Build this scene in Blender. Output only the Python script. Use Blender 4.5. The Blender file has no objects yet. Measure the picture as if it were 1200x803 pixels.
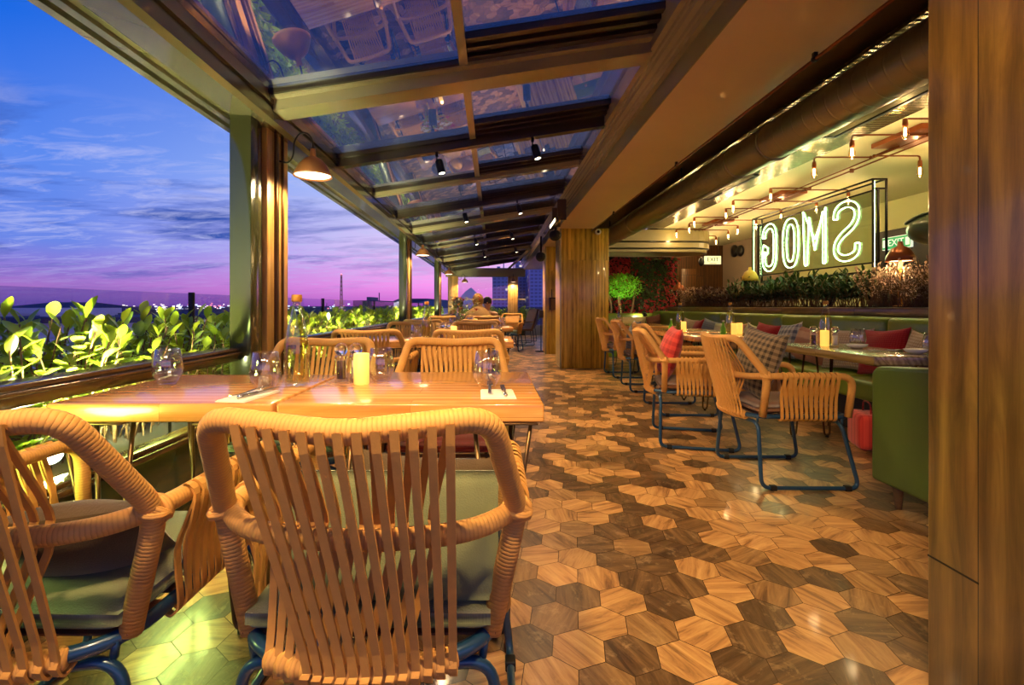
import bpy, bmesh, math, random
from mathutils import Vector, Matrix
R = math.radians
C = bpy.context.scene.collection
sc = bpy.context.scene
FPX, CX, CY, H = 570.0, 578.0, 359.0, 1.05      # focal length and principal point in pixels of a 1200x803 frame, eye height

# ---------------------------------------------------------------- camera
cam_d = bpy.data.cameras.new('camera')
cam_d.sensor_width = 36; cam_d.lens = FPX / 1200 * 36
cam_d.shift_x = (600 - CX) / 1200; cam_d.shift_y = (CY - 401.5) / 1200
cam_d.clip_start = 0.03; cam_d.clip_end = 3000
cam = bpy.data.objects.new('camera', cam_d); C.objects.link(cam)
cam.location = (0, 0, H); cam.rotation_euler = (R(90), 0, 0)
sc.camera = cam
# ---------------------------------------------------------------- exposure
sc.view_settings.view_transform = 'Standard'
sc.view_settings.look = 'None'
sc.view_settings.gamma = 1
sc.view_settings.use_curve_mapping = False
sc.view_settings.exposure = 0.0
sc.cycles.transparent_max_bounces = 32
# lamp powers (W)
POW_WALL, POW_TRACK, POW_BULB, POW_FLOOD, POW_NEAR, NEON = 75, 140, 8.0, 170, 165, 15.0
WARM = (1, .70, .36); AMBER = (1, .66, .3); LIME = (.80, 1, .22)

def lin(r, g, b, a=1):
    f = lambda c: (c / 255) / 12.92 if c / 255 <= .04045 else ((c / 255 + .055) / 1.055) ** 2.4
    return (f(r), f(g), f(b), a)

class NT:
    def __init__(s, nt): s.nt = nt; s.n = nt.nodes; s.l = nt.links
    def new(s, t, **kw):
        nd = s.n.new(t)
        for k, v in kw.items():
            if hasattr(nd, k): setattr(nd, k, v)
        return nd
    def put(s, sock, v):
        if isinstance(v, bpy.types.NodeSocket): s.l.new(v, sock)
        elif isinstance(v, bpy.types.Node): s.l.new(v.outputs[0], sock)
        else: sock.default_value = v
    def math(s, op, a, b=0.0, c=None, clamp=False):
        nd = s.new('ShaderNodeMath', operation=op, use_clamp=clamp); s.put(nd.inputs[0], a); s.put(nd.inputs[1], b)
        if c is not None: s.put(nd.inputs[2], c)
        return nd.outputs[0]
    def mix(s, f, a, b, blend='MIX'):
        nd = s.new('ShaderNodeMix', data_type='RGBA', blend_type=blend)
        s.put(nd.inputs[0], f); s.put(nd.inputs[6], a); s.put(nd.inputs[7], b); return nd.outputs[2]
    def ramp(s, f, stops, interp='LINEAR'):
        nd = s.new('ShaderNodeValToRGB'); cr = nd.color_ramp; cr.interpolation = interp
        while len(cr.elements) < len(stops): cr.elements.new(.5)
        for e, (p, c) in zip(cr.elements, stops): e.position = p; e.color = c
        s.put(nd.inputs[0], f); return nd.outputs[0]
    def noise(s, vec, scale, detail=3, rough=.5, dist=0):
        nd = s.new('ShaderNodeTexNoise'); s.put(nd.inputs['Vector'], vec); nd.inputs['Scale'].default_value = scale
        nd.inputs['Detail'].default_value = detail; nd.inputs['Roughness'].default_value = rough; nd.inputs['Distortion'].default_value = dist
        return nd.outputs['Fac']
    def mapping(s, vec, scale=(1, 1, 1), loc=(0, 0, 0), rot=(0, 0, 0)):
        nd = s.new('ShaderNodeMapping'); s.put(nd.inputs['Vector'], vec); nd.inputs['Scale'].default_value = scale
        nd.inputs['Location'].default_value = loc; nd.inputs['Rotation'].default_value = rot; return nd.outputs[0]
    def bump(s, h, strength=.3, dist=.01):
        nd = s.new('ShaderNodeBump'); nd.inputs['Strength'].default_value = strength; nd.inputs['Distance'].default_value = dist
        s.put(nd.inputs['Height'], h); return nd.outputs[0]
    def sep(s, vec):
        nd = s.new('ShaderNodeSeparateXYZ'); s.put(nd.inputs[0], vec); return nd.outputs

# ---------------------------------------------------------------- sky at dusk
def make_world():
    w = bpy.data.worlds.new('dusk_sky'); sc.world = w; w.use_nodes = True
    t = NT(w.node_tree); t.n.clear()
    tc = t.new('ShaderNodeTexCoord').outputs['Generated']
    x, y, z = t.sep(tc)
    A = t.ramp(z, [(0, lin(112, 88, 175)), (.03, lin(165, 112, 200)), (.10, lin(108, 136, 232)), (.22, lin(95, 140, 240)), (.40, lin(25, 105, 228)), (.75, lin(20, 62, 165))])
    B = t.ramp(z, [(0, lin(205, 95, 205)), (.04, lin(250, 150, 240)), (.12, lin(236, 208, 252)), (.24, lin(186, 204, 252)), (.45, lin(84, 134, 234)), (.8, lin(28, 66, 175))])
    az = t.math('MULTIPLY_ADD', x, 1.9, 1.25, clamp=True)
    sky = t.mix(az, A, B)
    # clouds live on a high plane: project the direction on it
    zz = t.math('ADD', t.math('MAXIMUM', z, 0.0), .10)
    comb = t.new('ShaderNodeCombineXYZ')
    t.put(comb.inputs[0], t.math('DIVIDE', x, zz)); t.put(comb.inputs[1], t.math('DIVIDE', y, zz)); comb.inputs[2].default_value = .3
    n1 = t.noise(t.mapping(comb, (.55, 1.1, 1), (3.1, 1.3, 0)), 1.0, 7, .62, .3)
    n2 = t.noise(t.mapping(comb, (2.2, 5.0, 1), (.4, 1.0, 0)), 1.3, 8, .65, .6)
    band = t.ramp(z, [(0, (0, 0, 0, 1)), (.03, (.2, .2, .2, 1)), (.09, (1, 1, 1, 1)), (.24, (.95, .95, .95, 1)), (.33, (.0, .0, .0, 1))])
    left = t.math('MULTIPLY_ADD', x, -2.2, -.1, clamp=True)
    m1 = t.ramp(n1, [(.50, (0, 0, 0, 1)), (.62, (1, 1, 1, 1))])
    dark = t.math('MULTIPLY', t.math('MULTIPLY', m1, band), t.math('MULTIPLY_ADD', left, .95, .10), clamp=True)
    sky = t.mix(dark, sky, lin(58, 88, 178))
    m2 = t.ramp(n2, [(.48, (0, 0, 0, 1)), (.70, (1, 1, 1, 1))])
    lite = t.math('MULTIPLY', t.math('MULTIPLY', m2, band), .7)
    sky = t.mix(lite, sky, lin(190, 195, 245))
    below = t.math('LESS_THAN', z, 0.0)
    sky = t.mix(below, sky, lin(58, 55, 105))
    bg = t.new('ShaderNodeBackground'); t.put(bg.inputs[0], sky); bg.inputs[1].default_value = 1.0
    o = t.new('ShaderNodeOutputWorld'); t.l.new(bg.outputs[0], o.inputs[0])
make_world()

# ---------------------------------------------------------------- materials
M = {}
def newmat(name, rough=.5, metal=0, coat=0, spec=.5):
    m = bpy.data.materials.new(name); m.use_nodes = True; t = NT(m.node_tree); b = t.n['Principled BSDF']
    b.inputs['Roughness'].default_value = rough; b.inputs['Metallic'].default_value = metal
    b.inputs['Coat Weight'].default_value = coat; b.inputs['Coat Roughness'].default_value = .08
    b.inputs['Specular IOR Level'].default_value = spec
    M[name] = m; return m, t, b
def obj_co(t): return t.new('ShaderNodeTexCoord').outputs['Object']
def uv_co(t): return t.new('ShaderNodeTexCoord').outputs['UV']
def plain(name, col, rough=.5, metal=0, var=.12, scale=12, coat=0, bump=0, spec=.5):
    m, t, b = newmat(name, rough, metal, coat, spec)
    n = t.noise(obj_co(t), scale, 4)
    c2 = tuple(c * (1 - var) for c in col[:3]) + (1,); c1 = tuple(min(1, c * (1 + var)) for c in col[:3]) + (1,)
    t.put(b.inputs['Base Color'], t.mix(n, c2, c1))
    if bump: t.put(b.inputs['Normal'], t.bump(t.noise(obj_co(t), scale * 6, 3), bump, .004))
    return m
def emis(name, col, strength):
    m, t, b = newmat(name, .4)
    n = t.noise(obj_co(t), 8, 1)
    b.inputs['Base Color'].default_value = tuple(c * .7 for c in col[:3]) + (1,)
    t.put(b.inputs['Emission Color'], t.mix(n, col, tuple(min(1, c * 1.03) for c in col[:3]) + (1,))); b.inputs['Emission Strength'].default_value = strength
    return m
def plank_wood(name, cols, along='z', width=.14, length=1.6, rough=.35, coat=.2, grain=1.0, gap=.012, mortar=lin(30, 18, 6)):
    """wood boards running along an axis; board tone varies from board to board"""
    m, t, b = newmat(name, rough, 0, coat)
    x, y, z = t.sep(obj_co(t))
    comb = t.new('ShaderNodeCombineXYZ')
    a = {'x': x, 'y': y, 'z': z}[along]
    others = [q for k, q in (('x', x), ('y', y), ('z', z)) if k != along]
    t.put(comb.inputs[0], a); t.put(comb.inputs[1], t.math('ADD', others[0], others[1]))
    br = t.new('ShaderNodeTexBrick'); t.put(br.inputs['Vector'], comb.outputs[0])
    br.inputs['Scale'].default_value = 1; br.inputs['Brick Width'].default_value = length; br.inputs['Row Height'].default_value = width
    br.inputs['Mortar Size'].default_value = gap * width; br.inputs['Bias'].default_value = 0; br.inputs['Mortar Smooth'].default_value = .2
    br.inputs['Color1'].default_value = (0, 0, 0, 1); br.inputs['Color2'].default_value = (1, 1, 1, 1); br.inputs['Mortar'].default_value = (.5, .5, .5, 1)
    br.offset = .37
    c3 = t.new('ShaderNodeCombineXYZ'); t.put(c3.inputs[0], a); t.put(c3.inputs[1], others[0]); t.put(c3.inputs[2], others[1])
    shift = t.new('ShaderNodeVectorMath', operation='MULTIPLY_ADD'); t.put(shift.inputs[0], br.outputs['Color']); shift.inputs[1].default_value = (7, 13, 5); t.put(shift.inputs[2], c3.outputs[0])
    st = t.mapping(shift.outputs[0], (1.1 * grain, 9 * grain, 9 * grain))
    g1 = t.noise(st, 2.2, 5, .6, 1.3)
    fine = t.noise(t.mapping(shift.outputs[0], (5, 130, 130)), 1.5, 3, .6)
    wv = t.new('ShaderNodeTexWave', wave_type='RINGS'); t.put(wv.inputs[0], st); wv.inputs['Scale'].default_value = .9; wv.inputs['Distortion'].default_value = 3.5
    wv.inputs['Detail'].default_value = 2
    k = t.math('ADD', t.math('MULTIPLY', g1, .62), t.math('ADD', t.math('MULTIPLY', wv.outputs['Fac'], .22), t.math('MULTIPLY', fine, .22)))
    n = len(cols)
    col = t.ramp(k, [(.28 + .48 * i / (n - 1), cols[i]) for i in range(n)])
    tone = t.math('MULTIPLY_ADD', br.outputs['Color'], *((.22, .86) if name == 'table_wood' else (.55, .68)))
    col = t.mix(1.0, col, tone, 'MULTIPLY')
    col = t.mix(br.outputs['Fac'], col, mortar)
    t.put(b.inputs['Base Color'], col)
    hgt = t.math('SUBTRACT', t.math('MULTIPLY', k, .35), br.outputs['Fac'])
    t.put(b.inputs['Normal'], t.bump(hgt, .08 if 'table' in name else .35, .003))
    return m
def rope_mat(name, c1, c2, pitch=.011):
    m, t, b = newmat(name, .62, 0, 0, .35)
    x, y, z = t.sep(uv_co(t))
    n = t.noise(uv_co(t), 9, 3)
    ph = t.math('ADD', t.math('DIVIDE', y, pitch), t.math('MULTIPLY', n, .5))
    w = t.math('ABSOLUTE', t.math('SINE', t.math('MULTIPLY', ph, math.pi)))
    groove = t.math('POWER', w, .35)
    col = t.mix(t.noise(obj_co(t), 26, 3), c1, c2)
    col = t.mix(t.math('MULTIPLY_ADD', groove, .35, .65), lin(120, 72, 30), col)
    t.put(b.inputs['Base Color'], col); t.put(b.inputs['Normal'], t.bump(groove, .5, .0025))
    return m
def fabric(name, c1, c2, pattern='knit', sc_=60):
    m, t, b = newmat(name, .85, 0, 0, .2); b.inputs['Sheen Weight'].default_value = .25
    uv = uv_co(t); x, y, z = t.sep(uv)
    if pattern == 'gingham':
        fx = t.math('GREATER_THAN', t.math('FRACT', t.math('MULTIPLY', x, sc_)), .5); fy = t.math('GREATER_THAN', t.math('FRACT', t.math('MULTIPLY', y, sc_)), .5)
        f = t.math('MULTIPLY', t.math('ADD', fx, fy), .5)
    elif pattern == 'stripe':
        f = t.ramp(t.math('FRACT', t.math('MULTIPLY', t.math('ADD', y, t.math('MULTIPLY', t.noise(uv, 20, 2), .03)), sc_)), [(.0, (0, 0, 0, 1)), (.45, (.25, .25, .25, 1)), (.55, (1, 1, 1, 1)), (.9, (.6, .6, .6, 1))])
    elif pattern == 'knit':
        f = t.math('MULTIPLY', t.math('ABSOLUTE', t.math('SINE', t.math('MULTIPLY', t.math('ADD', x, t.math('MULTIPLY', t.noise(uv, 30, 2), .02)), sc_ * 3.14))), t.math('ABSOLUTE', t.math('SINE', t.math('MULTIPLY', y, sc_ * 3.14))))
    else:
        f = t.noise(uv, sc_, 4)
    col = t.mix(f, c1, c2)
    t.put(b.inputs['Base Color'], t.mix(.25, col, t.mix(t.noise(uv, 40, 3), c1, c2)))
    t.put(b.inputs['Normal'], t.bump(t.math('ADD', f, t.noise(uv, 300, 2)), .35, .003))
    return m
def leafmat(name, c1, c2, rough=.4):
    m, t, b = newmat(name, rough); at = t.new('ShaderNodeAttribute', attribute_name='tone')
    n = t.noise(obj_co(t), 7, 2)
    t.put(b.inputs['Base Color'], t.mix(t.math('MULTIPLY_ADD', n, .4, t.math('MULTIPLY', at.outputs['Fac'], .7)), c1, c2))
    b.inputs['Subsurface Weight'].default_value = 0
    tr = t.new('ShaderNodeBsdfTranslucent'); t.put(tr.inputs[0], t.mix(n, c2, c1))
    mx = t.new('ShaderNodeMixShader'); mx.inputs[0].default_value = .3
    t.l.new(b.outputs[0], mx.inputs[1]); t.l.new(tr.outputs[0], mx.inputs[2]); t.l.new(mx.outputs[0], t.n['Material Output'].inputs[0])
    return m
def thin_glass(name, tint, base_refl, rough=0.0):
    m = bpy.data.materials.new(name); m.use_nodes = True; t = NT(m.node_tree); t.n.clear(); M[name] = m
    edge = 2 if 'tumbler' in name or 'bottle' in name or 'bulb' in name else 5
    lw = t.new('ShaderNodeLayerWeight'); lw.inputs[0].default_value = .5
    n = t.noise(obj_co(t), 1.2, 2)
    f = t.math('ADD', t.math('MULTIPLY_ADD', n, .02, base_refl), t.math('MULTIPLY', t.math('POWER', lw.outputs['Facing'], edge), .75), clamp=True)
    tr = t.new('ShaderNodeBsdfTransparent'); tr.inputs[0].default_value = tint
    gl = t.new('ShaderNodeBsdfGlossy'); gl.inputs['Roughness'].default_value = rough; gl.inputs[0].default_value = (1, 1, 1, 1)
    mx = t.new('ShaderNodeMixShader'); t.put(mx.inputs[0], f); t.l.new(tr.outputs[0], mx.inputs[1]); t.l.new(gl.outputs[0], mx.inputs[2])
    o = t.new('ShaderNodeOutputMaterial'); t.l.new(mx.outputs[0], o.inputs[0]); return m
def clear_glass(name, col, rough=0.0):
    m, t, b = newmat(name, rough); b.inputs['Transmission Weight'].default_value = 1; b.inputs['IOR'].default_value = 1.45
    t.put(b.inputs['Base Color'], t.mix(t.noise(obj_co(t), 5, 1), col, tuple(min(1, c * 1.02) for c in col[:3]) + (1,))); return m

rope_mat('rope', lin(198, 142, 72), lin(220, 166, 88), .0075)
plain('strap', lin(200, 146, 72), .6, 0, .14, 40, 0, .08, .35)
plain('strap_dark', lin(120, 72, 52), .6, 0, .15, 40, 0, .3)
plain('blue_steel', lin(28, 66, 98), .32, .25, .15, 20, .4)
plain('black_steel', lin(26, 22, 20), .35, .6, .2, 20)
plain('bronze_steel', lin(92, 70, 44), .28, .8, .2, 20)
plain('black_rubber', lin(16, 15, 14), .6)
plain('taupe_paint', lin(164, 154, 122), .16, .0, .05, 3, .6)
plain('taupe_dark', lin(58, 48, 34), .22, .1, .1, 3, .4)
plain('eave_paint', lin(100, 96, 68), .13, .0, .05, 2, .8)
plain('rail_bronze', lin(94, 66, 36), .22, .3, .1, 6, .5)
plain('parapet_green', lin(58, 60, 34), .16, .0, .1, 3, .7)
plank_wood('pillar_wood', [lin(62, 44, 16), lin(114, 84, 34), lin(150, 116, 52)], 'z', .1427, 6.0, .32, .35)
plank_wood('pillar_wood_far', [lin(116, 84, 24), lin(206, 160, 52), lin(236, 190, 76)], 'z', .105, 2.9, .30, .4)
plank_wood('post_wood', [lin(150, 104, 50), lin(196, 146, 78), lin(216, 170, 98)], 'z', .11, 4.0, .35, .3)
plank_wood('table_wood', [lin(190, 122, 56), lin(220, 154, 78), lin(238, 180, 102)], 'x', .115, 1.4, .22, .5, .8, .004, lin(150, 84, 36))
plank_wood('table_wood_dark', [lin(96, 74, 34), lin(140, 116, 62), lin(168, 144, 84)], 'y', .13, 1.4, .25, .45, 1.2, .006, lin(60, 40, 18))
plank_wood('ledge_wood', [lin(84, 58, 30), lin(124, 86, 42), lin(168, 126, 64)], 'y', .30, 1.2, .3, .4)
plank_wood('dark_panel_wood', [lin(58, 34, 12), lin(92, 56, 22), lin(112, 74, 32)], 'z', .5, 3.0, .35, .2)
plain('beam_plaster', lin(226, 198, 146), .45, 0, .12, 1.2, .25, .05)
plain('beam_lip', lin(140, 132, 88), .4, 0, .06, 3)
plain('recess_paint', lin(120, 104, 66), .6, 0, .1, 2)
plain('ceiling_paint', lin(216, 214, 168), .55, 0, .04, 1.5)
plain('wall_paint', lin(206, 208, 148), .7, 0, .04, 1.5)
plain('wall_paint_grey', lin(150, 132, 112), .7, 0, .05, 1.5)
plain('wall_dark', lin(26, 26, 20), .5, 0, .1, 2)
plain('duct_metal', lin(168, 160, 132), .30, .6, .12, 5)
plain('copper_pipe', lin(128, 74, 42), .35, .8, .15, 10)
plain('cork', lin(196, 140, 60), .5, .4, .15, 60)
plain('chrome', lin(216, 214, 208), .25, 1, .05, 10)
plain('paper_white', lin(240, 232, 214), .8, 0, .04, 20)
plain('ceramic', lin(226, 222, 206), .25, 0, .04, 20, .5)
plain('green_leather', lin(120, 146, 36), .38, 0, .1, 5, .25, .15)
plain('green_leather_deep', lin(62, 84, 30), .42, 0, .12, 5, .2, .15)
plain('terracotta', lin(168, 108, 62), .45, 0, .1, 8, .1)
plain('copper_shade', lin(150, 82, 40), .3, .5, .1, 8, .2)
plain('yellow_shade', lin(214, 176, 60), .5, 0, .2, 10)
plain('dark_green_shade', lin(62, 84, 56), .35, 0, .15, 6, .3)
plain('black_plastic', lin(16, 15, 14), .35, 0, .1, 10, .2)
plain('soil', lin(40, 28, 18), .95, 0, .3, 30)
plain('concrete', lin(120, 116, 110), .8, 0, .12, 2)
plain('city_pale', lin(226, 214, 220), .9, 0, .12, .4)
plain('city_dark', lin(96, 92, 116), .9, 0, .2, .3)
plain('city_ground', lin(150, 146, 176), .95, 0, .4, .05)  # purplish dusk haze is put into the ground colour
plain('city_roof', lin(70, 68, 96), .9, 0, .2, .5)
plain('bark', lin(120, 92, 62), .8, 0, .3, 30)
plain('skin', lin(196, 140, 108), .55, 0, .05, 10)
plain('dark_hair', lin(24, 16, 12), .5, 0, .2, 60)
plain('pepper', lin(60, 34, 18), .8, 0, .6, 220)
plain('salt', lin(226, 220, 200), .8, 0, .1, 220)
plain('orange_petal', lin(250, 150, 70), .6); plain('white_petal', lin(252, 244, 206), .6); plain('red_petal', lin(180, 50, 50), .6)
plain('navy_cloth', lin(20, 22, 34), .85, 0, .15, 30); plain('tan_cloth', lin(136, 104, 62), .85, 0, .15, 20, 0, .3); plain('olive_cloth', lin(132, 98, 48), .85, 0, .15, 20)
plain('brown_wicker', lin(96, 62, 36), .6, 0, .3, 60)
fabric('cushion_grey', lin(84, 92, 70), lin(112, 116, 84), 'plain', 8)
fabric('cushion_red', lin(132, 38, 26), lin(176, 66, 48), 'plain', 8)
fabric('cushion_brown', lin(96, 62, 38), lin(134, 92, 60), 'plain', 10)
fabric('pillow_brown', lin(52, 40, 26), lin(86, 68, 44), 'plain', 14)
fabric('pillow_red', lin(160, 30, 36), lin(188, 50, 50), 'knit', 60)
fabric('pillow_redcheck', lin(140, 16, 22), lin(206, 66, 56), 'gingham', 16)
fabric('pillow_gingham', lin(14, 14, 16), lin(140, 118, 88), 'gingham', 27)
fabric('pillow_bluecheck', lin(62, 72, 100), lin(206, 204, 196), 'gingham', 14)
fabric('pillow_beige', lin(170, 140, 104), lin(222, 202, 166), 'knit', 42)
fabric('pillow_stripe', lin(176, 110, 86), lin(226, 186, 150), 'stripe', 7)
fabric('pillow_green', lin(176, 172, 118), lin(222, 214, 168), 'stripe', 8)
fabric('pillow_peach', lin(214, 156, 106), lin(232, 188, 142), 'plain', 12)
fabric('pillow_grey', lin(96, 104, 108), lin(150, 156, 156), 'knit', 30)
fabric('pillow_cream', lin(206, 180, 128), lin(232, 212, 164), 'stripe', 5)
fabric('pillow_dark', lin(70, 40, 34), lin(150, 96, 78), 'stripe', 5)
leafmat('leaf_lime', lin(104, 142, 26), lin(206, 222, 62), .3)
leafmat('leaf_dark', lin(22, 44, 20), lin(70, 96, 44), .35)
leafmat('leaf_purple', lin(40, 20, 24), lin(96, 60, 56), .4)
leafmat('leaf_red', lin(120, 16, 28), lin(206, 60, 64), .5)
leafmat('leaf_pink', lin(176, 130, 104), lin(240, 216, 186), .6)
leafmat('leaf_bright', lin(70, 160, 26), lin(170, 240, 70), .5)
thin_glass('roof_glass', (.52, .54, .60, 1), .40)
thin_glass('window_glass', (.93, .97, .93, 1), .03)
thin_glass('fence_glass', (.78, .81, .90, 1), .02)
thin_glass('sign_glass', (.80, .88, .82, 1), .05)
thin_glass('tumbler_glass', (.93, .93, .90, 1), .10); clear_glass('crystal', (.98, .97, .94, 1)); thin_glass('bottle_glass', (.92, .94, .78, 1), .05); thin_glass('water', (.95, .88, .56, 1), .05)
thin_glass('bulb_glass', (1, .85, .6, 1), .04)
emis('neon', (.62, 1, .42, 1), NEON)
emis('filament', (1, .62, .25, 1), 60); emis('lamp_glow', (1, .80, .50, 1), 7); emis('track_glow', (1, .86, .6, 1), 14)
emis('flood_glow', (1, 1, .8, 1), 220)
emis('candle_glow', (1, .62, .14, 1), 2.2); emis('candle_flame', (1, .8, .35, 1), 14)
emis('sign_green', (.02, .30, .09, 1), 1.0); emis('sign_cream', (.85, .88, .5, 1), .9); emis('sign_white', (.9, 1, .8, 1), .75)
emis('city_light', (1, .8, .62, 1), 2.2); emis('city_light_red', (1, .25, .3, 1), 2.2); emis('city_light_white', (.85, .9, 1, 1), 2.5)
emis('hall_white', (.9, .92, 1, 1), .9)
m, t, b = newmat('corrugated', .22, .9)
x, y, z = t.sep(obj_co(t)); s_ = t.math('SINE', t.math('MULTIPLY', y, 120))
t.put(b.inputs['Base Color'], t.mix(t.noise(obj_co(t), 2, 2), lin(110, 106, 84), lin(160, 156, 124))); t.put(b.inputs['Normal'], t.bump(s_, .6, .006))
m, t, b = newmat('frosted_candle', .5); b.inputs['Transmission Weight'].default_value = .35
t.put(b.inputs['Base Color'], t.mix(t.noise(obj_co(t), 30, 2), lin(250, 214, 120), lin(255, 230, 150)))
x, y, z = t.sep(obj_co(t)); b.inputs['Emission Color'].default_value = (1, .66, .14, 1); b.inputs['Emission Strength'].default_value = .5
# tower facades: lit windows scattered over dark glass
def tower_mat(name, wall, lit, scx, scz, thr):
    m, t, b = newmat(name, .3)
    x, y, z = t.sep(obj_co(t)); comb = t.new('ShaderNodeCombineXYZ')
    t.put(comb.inputs[0], t.math('FLOOR', t.math('MULTIPLY', t.math('ADD', x, y), scx))); t.put(comb.inputs[1], t.math('FLOOR', t.math('MULTIPLY', z, scz)))
    wn = t.new('ShaderNodeTexWhiteNoise', noise_dimensions='2D'); t.put(wn.inputs['Vector'], comb.outputs[0])
    fx = t.math('FRACT', t.math('MULTIPLY', t.math('ADD', x, y), scx)); fz = t.math('FRACT', t.math('MULTIPLY', z, scz))
    pane = t.math('MULTIPLY', t.math('LESS_THAN', t.math('ABSOLUTE', t.math('SUBTRACT', fx, .5)), .36), t.math('LESS_THAN', t.math('ABSOLUTE', t.math('SUBTRACT', fz, .5)), .3))
    on = t.math('MULTIPLY', t.math('GREATER_THAN', wn.outputs[0], thr), pane)
    t.put(b.inputs['Base Color'], t.mix(pane, wall, tuple(c * .55 for c in wall[:3]) + (1,)))
    b.inputs['Emission Color'].default_value = lit; t.put(b.inputs['Emission Strength'], t.math('MULTIPLY', on, .9)); return m
tower_mat('tower_facade', lin(128, 142, 200), (1, .82, .6, 1), .8, .9, .94)
tower_mat('block_facade', lin(112, 104, 118), (1, .75, .45, 1), .5, .33, .90)
# floor tiles: wood-look hexagons, tone and grain direction per tile
m, t, b = newmat('hex_tile', .30, 0, .12)
uv = uv_co(t); at = t.new('ShaderNodeAttribute', attribute_name='tone'); tone = at.outputs['Fac']
sm_ = t.mapping(uv, (2.0, 16, 1)); n1 = t.noise(sm_, 1.6, 5, .65, .8); n2 = t.noise(t.mapping(uv, (5, 5, 1)), 3, 6, .75, .6); n3 = t.noise(t.mapping(uv, (4, 80, 1)), 2, 3, .6)
lightc = t.ramp(n1, [(.32, lin(120, 78, 42)), (.47, lin(190, 140, 84)), (.68, lin(222, 176, 112))])
darkc = t.ramp(n1, [(.30, lin(34, 24, 14)), (.50, lin(72, 52, 32)), (.70, lin(108, 82, 54))])
rough_m = t.ramp(n2, [(.55, (0, 0, 0, 1)), (.66, (1, 1, 1, 1))])
darkc = t.mix(t.math('MULTIPLY', rough_m, .35), darkc, lin(190, 164, 124))
col = t.mix(tone, darkc, lightc); col = t.mix(t.math('MULTIPLY', n3, .22), col, lin(66, 44, 26))
t.put(b.inputs['Base Color'], col); t.put(b.inputs['Roughness'], t.math('MULTIPLY_ADD', n2, .22, .24)); t.put(b.inputs['Normal'], t.bump(t.math('ADD', n1, n3), .18, .002))
plain('grout', lin(70, 54, 38), .85, 0, .2, 20)

# ---------------------------------------------------------------- mesh builder
def v3(*a): return Vector(a)
def bez_fillet(pts, r, n=5, closed=False):
    pts = [Vector(p) for p in pts]; out = []; N = len(pts)
    for i, p in enumerate(pts):
        if not closed and i in (0, N - 1): out.append(p); continue
        a, c = pts[i - 1], pts[(i + 1) % N]
        ra = min(r, (a - p).length * .49); rc = min(r, (c - p).length * .49)
        A = p + (a - p).normalized() * ra; B = p + (c - p).normalized() * rc
        for k in range(n + 1):
            u = k / n; out.append(A * (1 - u) ** 2 + p * 2 * u * (1 - u) + B * u * u)
    return out
def spline(pts, n=6, closed=False):
    pts = [Vector(p) for p in pts]; N = len(pts); out = []
    rng = range(N if closed else N - 1)
    for i in rng:
        if closed: p0, p1, p2, p3 = pts[i - 1], pts[i], pts[(i + 1) % N], pts[(i + 2) % N]
        else: p0, p1, p2, p3 = pts[max(i - 1, 0)], pts[i], pts[i + 1], pts[min(i + 2, N - 1)]
        for k in range(n):
            u = k / n
            out.append(.5 * ((2 * p1) + (-p0 + p2) * u + (2 * p0 - 5 * p1 + 4 * p2 - p3) * u * u + (-p0 + 3 * p1 - 3 * p2 + p3) * u ** 3))
    if not closed: out.append(pts[-1])
    return out
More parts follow.
